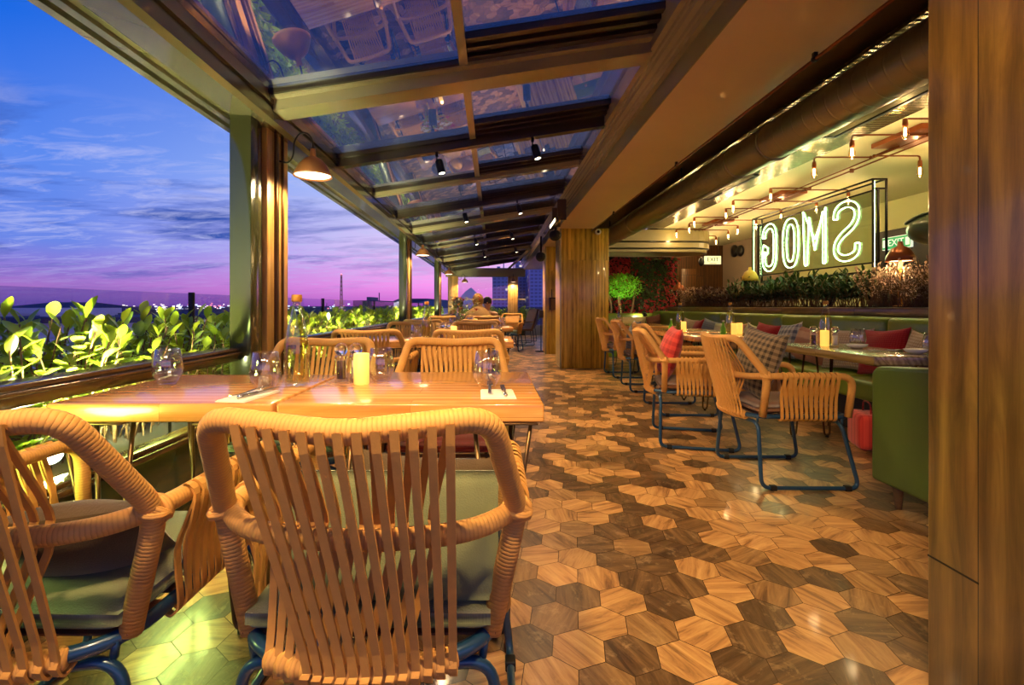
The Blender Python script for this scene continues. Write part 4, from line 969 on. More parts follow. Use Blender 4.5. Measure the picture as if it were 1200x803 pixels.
# banquette tables
GBt = 'water bottles on banquette tables'
for (x, y, z, lb) in ((2.57, 3.78, .75, 'clear water bottle on the nearest banquette table'), (2.62, 5.40, .75, 'clear water bottle on the second banquette table'), (2.24, 5.85, .75, 'clear water bottle on the third banquette table'), (2.05, 7.9, .75, 'pale bottle on the farthest banquette table')):
    place(bot, (x, y - .02, z + .0005), 0, lb, GBt)
for (x, y, lb) in ((2.48, 3.64, 'lit candle glass on the nearest banquette table'), (2.66, 5.25, 'lit candle glass by the bottle on the second banquette table'), (2.55, 5.15, 'second lit candle glass on the second banquette table'), (2.24, 5.72, 'lit candle glass on the third banquette table')): place(cnd, (x, y, Z), 0, lb, 'candles')
place(pep, (2.41, 3.66, Z), 0, 'pepper mill on the nearest banquette table', 'mills'); place(slt, (2.53, 3.60, Z), 0, 'salt mill on the nearest banquette table', 'mills')
place(tum, (2.66, 3.55, Z), 0, 'tumbler behind the shell dish on the nearest banquette table', 'tumblers on farther tables'); place(tum, (2.74, 3.03, Z), 0, 'tumbler by the near pillar on the nearest banquette table', 'tumblers on farther tables')
def dish(loc, lb):
    o = MB().lathe([(0, .004), (.03, 0), (.055, .012), (.072, .03), (.069, .031), (.052, .016), (.03, .006), (0, .008)], 24).build('dish', 'ceramic', None, loc); o.scale = (1, .75, 1); return tag(o, lb, 'dish', 'cream dishes')
dish((2.58, 3.45, Z), 'cream scalloped dish beside the candle on the nearest banquette table'); dish((2.66, 3.06, Z), 'cream scalloped dish by the near pillar on the nearest banquette table')
place(knf, (2.62, 3.26, Z), R(80), 'dark knife lying between the two cream dishes', 'cutlery')
g = empty('green_bottle', (2.12, 5.80, Z), 0, 'small green bottle beside the third banquette table bottle', 'bottle'); MB().lathe([(0, 0), (.024, 0), (.026, .004), (.026, .07), (.011, .10), (.010, .135), (0, .136)], 16).build('bottle_body', 'leaf_bright', g); MB().lathe([(0, .136), (.012, .136), (.012, .15), (0, .15)], 12).build('bottle_cap', 'paper_white', g)
g = empty('green_bottle', (2.42, 5.12, Z), 0, 'small green bottle beside the candles on the second banquette table', 'bottle'); MB().lathe([(0, 0), (.024, 0), (.026, .004), (.026, .07), (.011, .10), (.010, .135), (0, .136)], 16).build('bottle_body', 'leaf_bright', g); MB().lathe([(0, .136), (.012, .136), (.012, .15), (0, .15)], 12).build('bottle_cap', 'paper_white', g)
# ================================================================ BANQUETTE AND PLANTER
r = empty('banquette', (3.2, 6.3, 0), 0, 'long green leather banquette along the wooden planter', 'banquette')
def L(x0, x1, y0, y1, z0, z1, b=0): return (x0 - 3.2, x1 - 3.2, y0 - 6.3, y1 - 6.3, z0, z1, b, 3)
MB().box(*L(3.05, 3.5, 2.65, 10.3, 0, .30, .01)).build('plinth', 'wall_dark', r)
for k in range(5):
    a = 2.65 + k * 1.53; MB().box(*L(2.93, 3.40, a + .004, a + 1.526, .30, .455, .035)).build('seat', 'green_leather', r)
for k in range(5):
    a = 2.65 + k * 1.53; MB().box(*L(3.36, 3.53, a + .004, a + 1.526, .44, .955, .05)).build('backrest', 'green_leather', r)
MB().box(*L(2.3, 3.36, 10.05, 10.5, .30, .455, .03)).box(*L(2.3, 3.45, 10.3, 10.52, .44, .90, .05)).box(*L(2.35, 3.4, 10.1, 10.5, 0, .3, .01)).build('return_seat', 'green_leather', r)
r = empty('planter', (3.85, 6.4, 0), 0, 'long wooden planter ledge behind the green banquette', 'planter')
MB().box(-.32, .35, -4.6, 3.45, .955, 1.038, .006).build('ledge', 'ledge_wood', r); MB().box(-.30, .33, -4.58, 3.43, 0, .954).build('body', 'dark_panel_wood', r)
MB().box(-.25, .28, -4.5, 3.38, 1.0385, 1.048).build('soil', 'soil', r)
ZL = 1.045
dk = [shrub_proto('leafy_plant', 60 + k, 46, .36, .24, .26, .10, .034, 'leaf_dark', 'plant') for k in range(2)]
pu = shrub_proto('purple_plant', 70, 60, .30, .24, .28, .055, .028, 'leaf_purple', 'plant')
pk = [shrub_proto('pink_blossom_plant', 74 + k, 90, .40, .24, .27, .036, .024, 'leaf_pink', 'plant') for k in range(2)]
PLN = [(2.6, 'p'), (3.05, 'p'), (3.5, 'p'), (3.95, 'p'), (4.35, 'p'), (4.75, 'p'), (5.15, 'd'), (5.6, 'd'), (6.05, 'd'), (6.5, 'd'), (6.95, 'd'), (7.4, 'd'), (7.8, 'u'), (8.2, 'u'), (8.6, 'u'), (9.0, 'u'), (9.45, 'k')]
WHERE = ['pinkish blossom plant fully behind the near pillar, first', 'pinkish blossom plant behind the near pillar, second', 'pinkish blossom plant half hidden by the near pillar', 'pinkish blossom plant between the near pillar and the tall sprig',
    'pinkish cream blossom plant round the foot of the copper lamp', 'pinkish blossom plant just past the copper lamp', 'dark green plant under the neon letter S', 'dark green plant between the neon S and M',
    'dark green plant under the neon letter M', 'dark green plant under the neon letter O', 'dark green plant under the neon letter G', 'dark green plant at the foot of the yellow bell lamp',
    'dark purple plant just past the yellow bell lamp', 'dark purple plant below the right wall corner', 'dark purple plant below the cream exit sign', 'dark purple plant before the pale blossoms at the far end', 'pale blossom plant beside the small orange dome lamp']
for k, (y, c) in enumerate(PLN):
    pr = {'p': pk[k % 2], 'd': dk[k % 2], 'u': pu, 'k': pk[0]}[c]
    lb = {'p': 'pinkish cream blossom plant at the near end of the ledge planter', 'd': 'dark green leafy plant below the neon sign in the ledge planter', 'u': 'dark purple leafed plant toward the far end of the ledge planter', 'k': 'pale blossom plant at the very far end of the ledge planter'}[c]
    lb = WHERE[k] + ' in the ledge planter'
    o = place(pr, (3.85, y, ZL), k * 1.7, lb, {'p': 'blossom plants in the ledge planter', 'd': 'dark green plants in the ledge planter', 'u': 'purple plants in the ledge planter', 'k': None}[c] or 'far end blossom')
    o.scale = (1, 1, (1.0, .9, 1.08)[k % 3])
r = empty('tall_sprig_plant', (3.82, 4.28, ZL), 0, 'tall dark sprig with pink tips rising by the near pillar', 'plant'); mb, st = shrub_mesh(90, 16, .46, .10, .12, .05, .016, 'leaf_pink'); f_ = mb.build('foliage', 'leaf_purple', r); f_['kind'] = 'stuff'; st.build('stem', 'bark', r)
# green lounge seat end beside the near pillar
r = empty('lounge_seat', (2.3, 2.05, 0), 0, 'dark green upholstered lounge seat beside the near pillar', 'seat')
mb = MB(); vs = [(-.30, y, z) for (y, z) in ((.53, .137), (.53, .70), (.50, .735), (-.6, .83), (-.6, .137))] + [(-.17, y, z) for (y, z) in ((.53, .137), (.53, .70), (.50, .735), (-.6, .83), (-.6, .137))]
mb.add(vs, [(0, 1, 2, 3, 4), (9, 8, 7, 6, 5)] + [(i, i + 5, (i + 1) % 5 + 5, (i + 1) % 5) for i in range(5)], None, False)
bo = mb.build('backrest', 'green_leather_deep', r); bv = bo.modifiers.new('bevel', 'BEVEL'); bv.width = .02; bv.segments = 3
MB().box(-.165, .40, -.6, .52, .16, .44, .03).build('seat_cushion', 'green_leather_deep', r)
for (x, y) in ((-.22, .45), (.32, .45), (-.22, -.5), (.32, -.5)): MB().tube([(x, y, .17), (x + .02, y + .02, 0)], [.030, .014], 10).build('leg', 'bark', r)
tag(MB().box(-.14, .14, -.09, .09, 0, .26, .04, 3).tube(spline([(-.08, 0, .25), (-.06, 0, .33), (.06, 0, .33), (.08, 0, .25)], 5), .006, 6).build('tote_bag', 'pillow_redcheck', None, (2.78, 3.62, 0.001), (0, 0, R(70))), 'red patterned bag on the floor under the nearest banquette table', 'bag')

# ================================================================ NEON SIGN (seen from behind: reads SMOG from the other side)
XS, YA, YB, ZA, ZB_ = 4.10, 5.16, 7.55, 1.42, 2.40
r = empty('neon_sign', (XS, (YA + YB) / 2, ZA), 0, 'box-framed neon sign seen mirrored, white tube letters on glass above the planter', 'sign')
hw = (YB - YA) / 2; hh = ZB_ - ZA; mb = MB()
def bar(a, b): 
    x0, x1 = sorted((a[0], b[0])); y0, y1 = sorted((a[1], b[1])); z0, z1 = sorted((a[2], b[2])); t_ = .0085; mb.box(x0 - t_, x1 + t_, y0 - t_, y1 + t_, z0 - t_, z1 + t_)
for x in (-.07, .07):
    for z in (0, hh): bar((x, -hw, z), (x, hw, z))
    for y in (-hw, hw): bar((x, y, 0), (x, y, hh))
for y in (-hw, hw):
    for z in (0, hh, hh - .10): bar((-.07, y, z), (.07, y, z))
bar((0, -hw, .10), (0, hw, .10)); bar((0, -hw, hh - .10), (0, hw, hh - .10)); bar((0, -hw + .02, .10), (0, -hw + .02, hh - .1)); bar((0, hw - .02, .10), (0, hw - .02, hh - .1))
for y in (-hw + .25, -hw + .75, 0, .7, hw - .2): bar((0, y, ZL - ZA), (0, y, 0))
bar((0, -hw + .25, -.12), (0, .7, -.12))
mb.build('frame', 'black_steel', r)
MB().box(-.004, .004, -hw + .03, hw - .03, .11, hh - .11).build('glass_panel', 'sign_glass', r)
for y in (-hw - .012, hw + .012): MB().tube([(-.055, y * .99, .02), (-.055, y * .99, hh - .02)], .004, 6).build('edge_tube', 'neon', r)
def offset_outline(path, d, n_cap=6):
    P = [Vector((p[0], p[1], 0)) for p in path]; Lf = []; Rt = []
    for i, p in enumerate(P):
        a = P[max(i - 1, 0)]; c = P[min(i + 1, len(P) - 1)]; T = (c - a).normalized(); nn = Vector((-T.y, T.x, 0)); k = 1.0
        if 0 < i < len(P) - 1:
            t1 = (p - P[i - 1]).normalized(); n1 = Vector((-t1.y, t1.x, 0)); k = 1 / max(.35, nn.dot(n1))
        Lf.append(p + nn * d * k); Rt.append(p - nn * d * k)
    return Lf + Rt[::-1]
def neon_letter(paths, u0, w, zt, h, d, name):
    mb = MB()
    for path, closed in paths:
        if closed == 'loop': outs = [[(x, y) for x, y in path]]
        else: outs = [offset_outline([(x * w, y * h) for x, y in path], .027 if name == 'M' else .036)]
        for o_ in outs:
            if closed == 'loop': pts = [(.0, u0 + x * w, zt + y * h) for x, y in o_]
            else: pts = [(.0, u0 + p[0], zt + p[1]) for p in o_]
            mb.tube(bez_fillet(pts, .02, 3, True), .005, 6, True)
    return mb
ell = lambda cx_, cy_, rx, ry, n=28: [(cx_ + rx * math.copysign(abs(math.cos(2 * math.pi * i / n)) ** .8, math.cos(2 * math.pi * i / n)), cy_ + ry * math.copysign(abs(math.sin(2 * math.pi * i / n)) ** .75, math.sin(2 * math.pi * i / n))) for i in range(n)]
S_ = [(p.x, p.y) for p in spline([(.90, .74, 0), (.86, .88, 0), (.66, .95, 0), (.38, .95, 0), (.16, .86, 0), (.13, .70, 0), (.30, .56, 0), (.64, .44, 0), (.86, .30, 0), (.86, .14, 0), (.64, .05, 0), (.36, .05, 0), (.14, .12, 0), (.10, .27, 0)], 4)]
G_ = [(p.x, p.y) for p in spline([(.88, .72, 0), (.84, .86, 0), (.62, .95, 0), (.36, .95, 0), (.16, .82, 0), (.12, .5, 0), (.16, .18, 0), (.36, .05, 0), (.66, .05, 0), (.86, .16, 0), (.88, .36, 0), (.88, .44, 0)], 4)] + [(.60, .44)]
M_ = [(.08, .0), (.08, 1.0), (.5, .36), (.92, 1.0), (.92, .0)]
lt = [(S_, 'stroke', -hw + .26, .44, 'S'), (M_, 'stroke', -hw + .82, .42, 'M'), (None, 'o', -hw + 1.36, .36, 'O'), (G_, 'stroke', -hw + 1.86, .38, 'G')]
for P_, kd, u0, w, nm in lt:
    z0, hgt = .16, .68
    if kd == 'o':
        mb = MB()
        for rx, ry in ((.5, .5), (.24, .38)): mb.tube([(0, u0 + x * w, z0 + y * hgt) for x, y in ell(.5, .5, rx, ry)], .005, 6, True)
    else: mb = neon_letter([(P_, 'stroke')], u0, w, z0, hgt, .040, nm)
    mb.build('neon_letter', 'neon', r, (-.009, 0, 0))

# exit sign and other signs
r = empty('exit_sign', (6.33, 7.62, 2.05), 0, 'green and white EXIT sign over the dark doorway', 'sign')
MB().box(-.02, .02, -.27, .27, -.10, .10, .004).build('sign_box', 'sign_white', r); MB().box(-.024, -.0205, -.26, .26, -.09, .09).build('sign_face', 'sign_green', r)
text_part('EXIT', .15, 'sign_white', r, (-.027, 0, 0), (R(90), 0, R(-90)))
for s in (-1, 1): MB().box(-.027, -.0245, s * .215 - .035, s * .215 + .035, -.06, .06).build('arrow_plate', 'sign_white', r)
r = empty('exit_sign', (5.55, 12.55, 2.18), 0, 'small cream lit EXIT sign hanging by the round wall discs', 'sign')
r.location = at_px(835, 305, 11.9); MB().box(-.20, .20, -.02, .02, -.10, .10, .004).build('sign_box', 'sign_cream', r); text_part('EXIT', .14, 'wall_dark', r, (0, -.022, .01), (R(90), 0, 0)); MB().box(-.09, .09, -.0235, -.0205, -.085, -.075).build('underline', 'wall_dark', r)
MB().tube([(-.15, 0, .10), (-.15, 0, .66)], .006, 6).tube([(.15, 0, .10), (.15, 0, .66)], .006, 6).build('hanger', 'black_steel', r)
for k, (px, py, Y) in enumerate(((850, 296, 13.2), (858.5, 295.5, 12.6), (867.5, 294, 12.0))):
    x, y, z = at_px(px, py, Y); x = 6.39; y = 6.39 * FPX / (px - CX); z = H - (py - CY) / FPX * y
    tag(MB().lathe([(0, 0), (.14, 0), (.15, .02), (.14, .06), (.06, .075), (0, .075)], 28, (0, 0, 0), (-1, 0, 0)).build('wall_disc', 'black_plastic', None, (x + .03, min(y, 12.9), z)), 'glossy black disc on the grey wall, %s' % ('farthest of three', 'middle of three', 'nearest of three')[k], 'wall disc', 'three black wall discs')
tag(MB().ball((0, 0, 0), .11, 16, 10, (.6, .6, 1)).tube([(0, 0, .1), (0, 0, .62)], .008, 6).build('hanging_speaker', 'black_plastic', None, at_px(822, 307, 11.8)), 'small black loudspeaker hanging left of the cream exit sign', 'loudspeaker')
def shade_lamp(px, pytop, Y, X, rad, hgt, mat_, lb, stem_mat='table_wood', lit=True):
    zt = H - (pytop - CY) / FPX * Y; r = empty('table_lamp', (X, Y, ZL), 0, lb, 'lamp', None); z = zt - ZL
    MB().lathe([(0, z), (rad * .16, z), (rad * .22, z - hgt * .22), (rad * .62, z - hgt * .36), (rad * .92, z - hgt * .72), (rad, z - hgt), (rad * .97, z - hgt), (rad * .88, z - hgt * .72), (rad * .58, z - hgt * .40), (0, z - hgt * .3)], 28).build('lamp_shade', mat_, r)
    MB().tube([(0, 0, -.01), (0, 0, z - hgt * .3)], rad * .15 if stem_mat != 'black_steel' else .01, 12).lathe([(0, 0), (.06, 0), (.06, .012), (0, .014)], 18).build('stem', stem_mat, r)
    if lit: MB().lathe([(rad * .17, z - hgt * .95), (rad * .9, z - hgt * .95), (rad * .8, z - hgt * .8), (rad * .17, z - hgt * .7)], 24).build('glowing_diffuser', 'lamp_glow', r); light('lamp_light', 'POINT', (0, -.0, z - hgt * 1.12), 16, WARM, r, None, .05)
    return r
shade_lamp(1055, 283, 4.6, 3.85, .118, .19, 'copper_shade', 'copper dome lamp on a wooden stem among the pink blossoms')
shade_lamp(879, 313, 7.35, 3.88, .12, .21, 'yellow_shade', 'yellow fabric bell lamp standing in the dark green plants', 'black_steel', False)
shade_lamp(792, 331, 9.9, 3.78, .13, .17, 'copper_shade', 'small orange dome lamp at the far end of the planter', 'black_steel', False)
r = empty('jutting_lamp', (4.02, 4.45, 1.76), 0, 'dark green rounded shade with folded rim jutting from behind the near pillar', 'lamp')
MB().ball((0, 0, 0), .20, 28, 16, (.9, 1, .70)).build('shade', 'dark_green_shade', r)
MB().tube(spline([(-.14, .12, .07), (-.05, .17, .09), (.05, .10, .14), (-.02, -.05, .15), (-.12, .0, .12)], 6, True), .014, 8, True).build('folded_rim', 'dark_green_shade', r)
MB().tube([(0, -.1, 0), (0, -.12, ZL - 1.76)], .012, 8).build('pole', 'black_steel', r)

# ================================================================ DUCT, PIPES, GRILLES
XD, ZD, RD = 2.52, 2.53, .167
r = empty('air_duct', (XD, 0, ZD), 0, 'big round metal air duct running along the hall ceiling', 'duct')
P = []; rr = []; y = -1.1
while y < 13.4:
    smooth_ = 4.35 < y < 4.95
    P += [(0, y - .004, 0), (0, y, 0), (0, y + .004, 0), (0, y + .012, 0), (0, y + .016, 0), (0, y + .020, 0)]; e_ = .0 if smooth_ else .0025; rr += [RD, RD, RD + e_, RD + e_, RD, RD]; y += .13
MB().tube(P, rr, 36).build('duct_body', 'duct_metal', r)
for y in (4.35, 4.95, 8.6): MB().lathe([(RD + .001, -.012), (RD + .014, -.008), (RD + .014, .008), (RD + .001, .012)], 36, (0, y, 0), (0, 1, 0)).build('joint_collar', 'duct_metal', r)
MB().box(-.01, .01, 2.0, 2.03, RD, .37).box(-.01, .01, 6.5, 6.53, RD, .37).box(-.01, .01, 10.5, 10.53, RD, .37).build('hanger', 'black_steel', r)
r = empty('sprinkler_pipe', (1.66, 0, 2.325), 0, 'thin copper pipe clipped under the plaster beam', 'pipe')
MB().tube([(0, -1.1, 0), (0, 13, 0)], .009, 8).build('pipe_run', 'copper_pipe', r)
for y in (1.1, 2.5, 4.4, 6.7, 9.5): MB().box(-.010, .010, y, y + .02, 0, .034).box(-.014, .014, y - .004, y + .024, -.012, .012, .004).build('bracket', 'black_steel', r)
r = empty('sprinkler_pipe', (1.78, 0, 2.44), 0, 'second thin pipe along the right edge of the plaster beam', 'pipe'); MB().tube([(0, -1.1, 0), (0, 13, 0)], .012, 8).build('pipe_run', 'copper_pipe', r); MB().box(-.06, .0, 3, 3.02, -.004, .004).box(-.06, 0, 8, 8.02, -.004, .004).build('bracket', 'black_steel', r)
for (y0, y1, lb) in ((3.55, 4.75, 'long slatted air grille in the metal ceiling panel, nearer one'), (6.1, 7.5, 'slatted air grille in the metal ceiling panel, farther one')):
    r = empty('air_grille', (3.15, (y0 + y1) / 2, 2.70), 0, lb, 'air grille'); d = (y1 - y0) / 2; mb = MB()
    mb.box(-.20, .20, -d, -d + .03, -.01, .012).box(-.20, .20, d - .03, d, -.01, .012).box(-.20, -.17, -d, d, -.01, .012).box(.17, .20, -d, d, -.01, .012)
    mb.build('frame', 'black_steel', r); mb = MB()
    for k in range(11): mb.box(-.16 + k * .03, -.155 + k * .03, -d + .03, d - .03, -.006, .012)
    mb.build('slats', 'duct_metal', r)
# camera-like round detector on the big pillar
x, y, z = at_px(702, 271, 8.1); r = empty('dome_camera', (x, 8.19, z), 0, 'white ringed round dome camera at the top of the big pillar', 'camera')
MB().lathe([(0, 0), (.05, 0), (.05, .03), (.035, .04), (0, .04)], 20, (0, 0, 0), (0, -1, 0)).build('housing', 'paper_white', r); MB().ball((0, -.035, 0), .026, 14, 8).build('lens_dome', 'black_plastic', r)
# loudspeakers on the gutter and heater
for (px, py, Y, lb, rd) in ((651, 276, 7.6, 'round black loudspeaker beside the top of the big pillar', .085), (634, 301, 10.2, 'round black loudspeaker beside the top of the second pillar', .10)):
    x, y, z = at_px(px, py, Y); r = empty('loudspeaker', (x, y, z), 0, lb, 'loudspeaker', 'round loudspeakers on the gutter'); MB().lathe([(0, -.05), (rd * .7, -.05), (rd, -.03), (rd, .05), (rd * .8, .06), (0, .045)], 24, (0, 0, 0), (-.5, -1, -.15)).build('cabinet', 'black_plastic', r); MB().lathe([(rd * .25, .05), (rd * .7, .055), (rd * .72, .07), (rd * .25, .06)], 24, (0, 0, 0), (-.5, -1, -.15)).build('cone', 'black_rubber', r)
    MB().box(-.02, .02, -.01, .01, rd * .6, 2.52 - z).build('bracket', 'black_steel', r)
r = empty('patio_heater', at_px(650, 262, 6.9), 0, 'slim glowing patio heater on the gutter by the big pillar', 'heater'); MB().box(-.03, .03, -.42, .42, -.03, .03, .008).box(.0, .12, -.3, -.28, .0, .28).box(.0, .12, .28, .30, .0, .28).build('housing', 'taupe_dark', r); MB().box(-.034, -.028, -.30, .30, -.02, .02).build('heating_bar', 'lamp_glow', r)
# rope shelf hook set on the second pillar
r = empty('wall_basket', (1.30, 10.66, 1.22), 0, 'dark wall shelf with pegs on the second pillar', 'shelf'); MB().box(-.08, .26, -.10, .035, 0, .02, .003).build('shelf_board', 'black_steel', r); MB().box(-.07, .25, -.09, -.07, -.25, 0).box(-.07, -.05, -.09, .03, -.25, 0).build('pocket', 'brown_wicker', r); MB().tube([(-.03, -.03, .02), (-.03, -.05, .2)], .01, 6).tube([(.16, -.03, .02), (.18, -.05, .18)], .01, 6).build('pegs', 'black_steel', r)

# ================================================================ PIPE LIGHTS ON THE HALL CEILING
def pipe_light(X, Y, lb, spec):
    r = empty('pipe_ceiling_light', (X, Y, 2.749), 0, lb, 'ceiling light', 'industrial pipe lights')
    MB().box(-.19, .19, -.30, .30, -.05, .0, .006).build('ceiling_plate', 'copper_shade', r)
    for (ox, oy, ln) in spec:
        P_ = bez_fillet([(0, oy * .35, -.06), (0, oy, -.06), (ox, oy, -.06), (ox, oy, -.06 - ln)], .03, 3)
        p = MB().tube(P_, .009, 8).ball((0, oy, -.06), .017, 8, 6).build('pipe_arm', 'copper_pipe', r); z = -.06 - ln
        MB().lathe([(0, .05), (.018, .05), (.022, .0), (.018, -.02), (0, -.02)], 12, (ox, oy, z)).build('socket', 'copper_shade', p)
        b_ = MB().lathe([(0, -.115), (.016, -.11), (.028, -.085), (.030, -.06), (.022, -.02), (.014, 0)], 14, (ox, oy, z - .018)).build('bulb', 'bulb_glass', p)
        MB().tube([(ox - .006, oy, z - .03), (ox - .008, oy, z - .10), (ox + .008, oy, z - .10), (ox + .006, oy, z - .03)], .004, 6).build('filament', 'filament', p)
        light('bulb_light', 'POINT', (ox, oy, z - .17), POW_BULB, AMBER, r, None, .03)
    return r
sp = [(-.55, -.65, .05), (.6, -.55, .07), (-.7, .1, .06), (.65, .2, .05), (-.5, .75, .05), (.45, .8, .06)]
pipe_light(4.15, 4.80, 'pipe light with filament bulbs nearest the near pillar', [(-.55, -.55, .05), (.55, -.35, .16), (-.72, -.15, .10), (-.62, .55, .10), (.5, .5, .1), (.25, -.75, .05)])
pipe_light(4.40, 7.40, 'pipe light with filament bulbs above the neon sign', sp)
pipe_light(4.50, 9.75, 'pipe light with filament bulbs between the neon sign and the soffit', [(-.8, -.8, .05), (-.65, -.2, .07), (.5, -.5, .05), (-.6, .6, .05), (.55, .7, .07), (.45, .1, .05)])
pipe_light(4.60, 11.9, 'pipe light with filament bulbs farthest away over the soffit end', sp)
r = empty('conduit', (4.43, 0, 2.70), 0, 'long copper conduit pipe joining the ceiling lights', 'pipe'); MB().tube([(-.2, 2.0, 0), (-.1, 5, 0), (0, 8, 0), (.1, 12.2, 0)], .010, 8).tube([(-.32, 2.0, 0), (-.22, 5, 0), (-.12, 8, 0), (0, 12.0, 0)], .008, 8).build('pipe_run', 'copper_pipe', r)
MB().box(-.02, .02, 3.5, 3.52, 0, .05).box(-.02, .02, 6, 6.02, 0, .05).build('bracket', 'copper_pipe', r)

# ================================================================ GARDEN WALL AND GLOWING TREE
r = empty('living_wall', (3.3, 11.75, 0), 0, 'living wall of red and green leaves at the end of the hall', 'plant wall')
MB().box(-1.5, 1.12, 0, .1, 0, 2.24).build('backing', 'soil', r); rnd = random.Random(8)
reds, greens = MB(), MB()
for q in range(3400):
    u = rnd.uniform(-1.5, 1.12); z = rnd.uniform(.45, 2.24); red = (u < -.0 and z > 1.5) or (rnd.random() < (.62 if z < 1.25 else .12)) or (u > .85 and rnd.random() < .6)
    mbx = reds if red else greens; mbx.tn = rnd.random(); mbx.leaf((u, 0, z), (rnd.uniform(-.6, .6), -.7, rnd.uniform(-1.1, .3)), (0, -1, .4), rnd.uniform(.07, .13), rnd.uniform(.03, .055), .3)
o = reds.build('red_foliage', 'leaf_red', r); o['kind'] = 'stuff'; o = greens.build('green_foliage', 'leaf_dark', r); o['kind'] = 'stuff'
r = empty('lit_tree', (3.0, 11.2, 0), 0, 'small tree with a bright green crown before the living wall', 'tree')
MB().tube(spline([(-.05, 0, 0), (.0, 0, .6), (-.08, 0, 1.0), (-.12, 0, 1.4)], 5), .03, 8).tube(spline([(.05, 0, 0), (.1, 0, .6), (.2, 0, 1.0), (.25, 0, 1.4)], 5), .025, 8).tube(spline([(-.3, 0, 0), (-.33, 0, .6), (-.28, 0, 1.0), (-.35, 0, 1.35)], 5), .022, 8).build('trunk', 'bark', r)
cr = MB()
for q in range(1500):
    a = rnd.uniform(0, 6.28); rad = math.sqrt(rnd.random()); zz = rnd.uniform(-1, 1); k_ = math.sqrt(max(0, 1 - zz * zz)); p = (-.05 + .52 * rad * k_ * math.cos(a), .24 * rad * k_ * math.sin(a), 1.50 + .24 * zz + .05 * math.sin(a * 3)); cr.tn = rnd.random(); cr.leaf(p, (rnd.uniform(-1, 1), rnd.uniform(-1, .2), rnd.uniform(-.2, 1)), (0, 0, 1), .07, .035, .2)
o = cr.build('foliage', 'leaf_bright', r); o['kind'] = 'stuff'
light('tree_lamp', 'SPOT', (-.1, -.7, .9), 45, (.85, 1, .5), r, (R(135), 0, 0), .05, 70, .6)
light('tree_lamp', 'SPOT', (.1, -1.2, .9), 26, (1, .8, .6), r, (R(110), 0, 0), .05, 90, .6)
MB().lathe([(0, -.05), (.04, -.05), (.045, .02), (0, .03)], 14, (-.1, -.74, .86), (0, .7, .7)).tube([(-.1, -.74, .85), (-.1, -.74, 0)], .01, 6).lathe([(0, -.05), (.04, -.05), (.045, .02), (0, .03)], 14, (.1, -1.24, .88), (0, .9, .3)).tube([(.1, -1.24, .85), (.1, -1.24, 0)], .01, 6).build('uplight_housing', 'black_plastic', r)
# dark cabinet doors on the back wall
for k, x in enumerate((4.62, 5.05)):
    struct(MB().box(x, x + .41, 13.05 if x > 4.9 else 13.45, 13.08 if x > 4.9 else 13.6, .1, 2.05, .005).build('door_%d' % (k + 2), 'dark_panel_wood'))

# ================================================================ PEOPLE
def person(loc, rz, cloth, scarf, hair, label, pose):
    r = empty('person', loc, rz, label, 'person')
    me = bpy.data.meshes.new('body'); V = [(0, -.02, .50), (0, -.03, .68), (0, -.04, .88), (0, -.03, 1.00), (0, -.01, 1.08), (0, .0, 1.15), (0, .0, 1.24),
        (.17, -.03, .95), (.24, .03, .74), (.15, .24, .80), (.08, .34, .82), (-.17, -.03, .95), (-.24, .03, .74), (-.15, .24, .80), (-.08, .34, .82),
        (.10, .02, .50), (.13, .42, .50), (.13, .44, .08), (.13, .55, .04), (-.10, .02, .50), (-.13, .42, .50), (-.13, .44, .08), (-.13, .55, .04)]
    E = [(0, 1), (1, 2), (2, 3), (3, 4), (4, 5), (5, 6), (2, 7), (7, 8), (8, 9), (9, 10), (2, 11), (11, 12), (12, 13), (13, 14), (0, 15), (15, 16), (16, 17), (17, 18), (0, 19), (19, 20), (20, 21), (21, 22)]
    RR = [.15, .135, .15, .07, .055, .095, .085] + [.07, .048, .036, .03] * 2 + [.09, .07, .05, .04] * 2
    me.from_pydata(V, E, []); o = bpy.data.objects.new('body', me); C.objects.link(o); o.parent = r
    sk = o.modifiers.new('skin', 'SKIN'); 
    for i, sv in enumerate(me.skin_vertices[0].data): sv.radius = (RR[i], RR[i] * .8); sv.use_root = (i == 0)
    ss = o.modifiers.new('smooth', 'SUBSURF'); ss.levels = 2; ss.render_levels = 2; me.materials.append(M['skin']); sk.use_smooth_shade = True
    # clothing shells
    MB().lathe([(.05, 1.03), (.10, 1.0), (.20, .96), (.225, .88), (.20, .70), (.19, .52), (.0, .50)], 24, (0, 0, 0)).build('top', cloth, r, (0, -.035, 0)).scale = (1.02, .78, 1)
    for s in (-1, 1): MB().tube(spline([(s * .17, -.04, .95), (s * .25, .03, .74), (s * .16, .22, .80)], 5), .058, 12).build('sleeve', cloth, r); MB().tube(spline([(s * .09, 0, .50), (s * .13, .42, .50), (s * .13, .45, .12)], 6), .088, 12).build('trouser_leg', 'navy_cloth', r)
    if scarf:
        MB().ball((0, -.012, 1.195), .118, 20, 14, (.92, 1.0, 1.12)).build('headscarf', 'olive_cloth', r)
        MB().lathe([(.075, 1.12), (.10, 1.08), (.20, .985), (.245, .88), (.25, .76), (.235, .76), (.2, .9), (.1, 1.04)], 24, (0, 0, 0)).build('shawl', 'tan_cloth', r, (0, -.045, 0)).scale = (1, .85, 1)
    else: MB().ball((0, -.03, 1.215), .112, 18, 12, (.92, .95, 1.0)).build('hair', hair, r)
    MB().ball((0, .098, 1.185), .016, 8, 6).build('nose', 'skin', r)
    for s in (-1, 1): MB().ball((s * .035, .088, 1.205), .011, 8, 6).build('eye', 'dark_hair', r)
    MB().box(-.022, .022, .084, .094, 1.148, 1.156).build('mouth', 'red_petal', r)
    return r
person((-.29, 9.22, -.03), R(4), 'tan_cloth', True, None, 'person in olive headscarf and tan shawl sitting with back to us', 0)
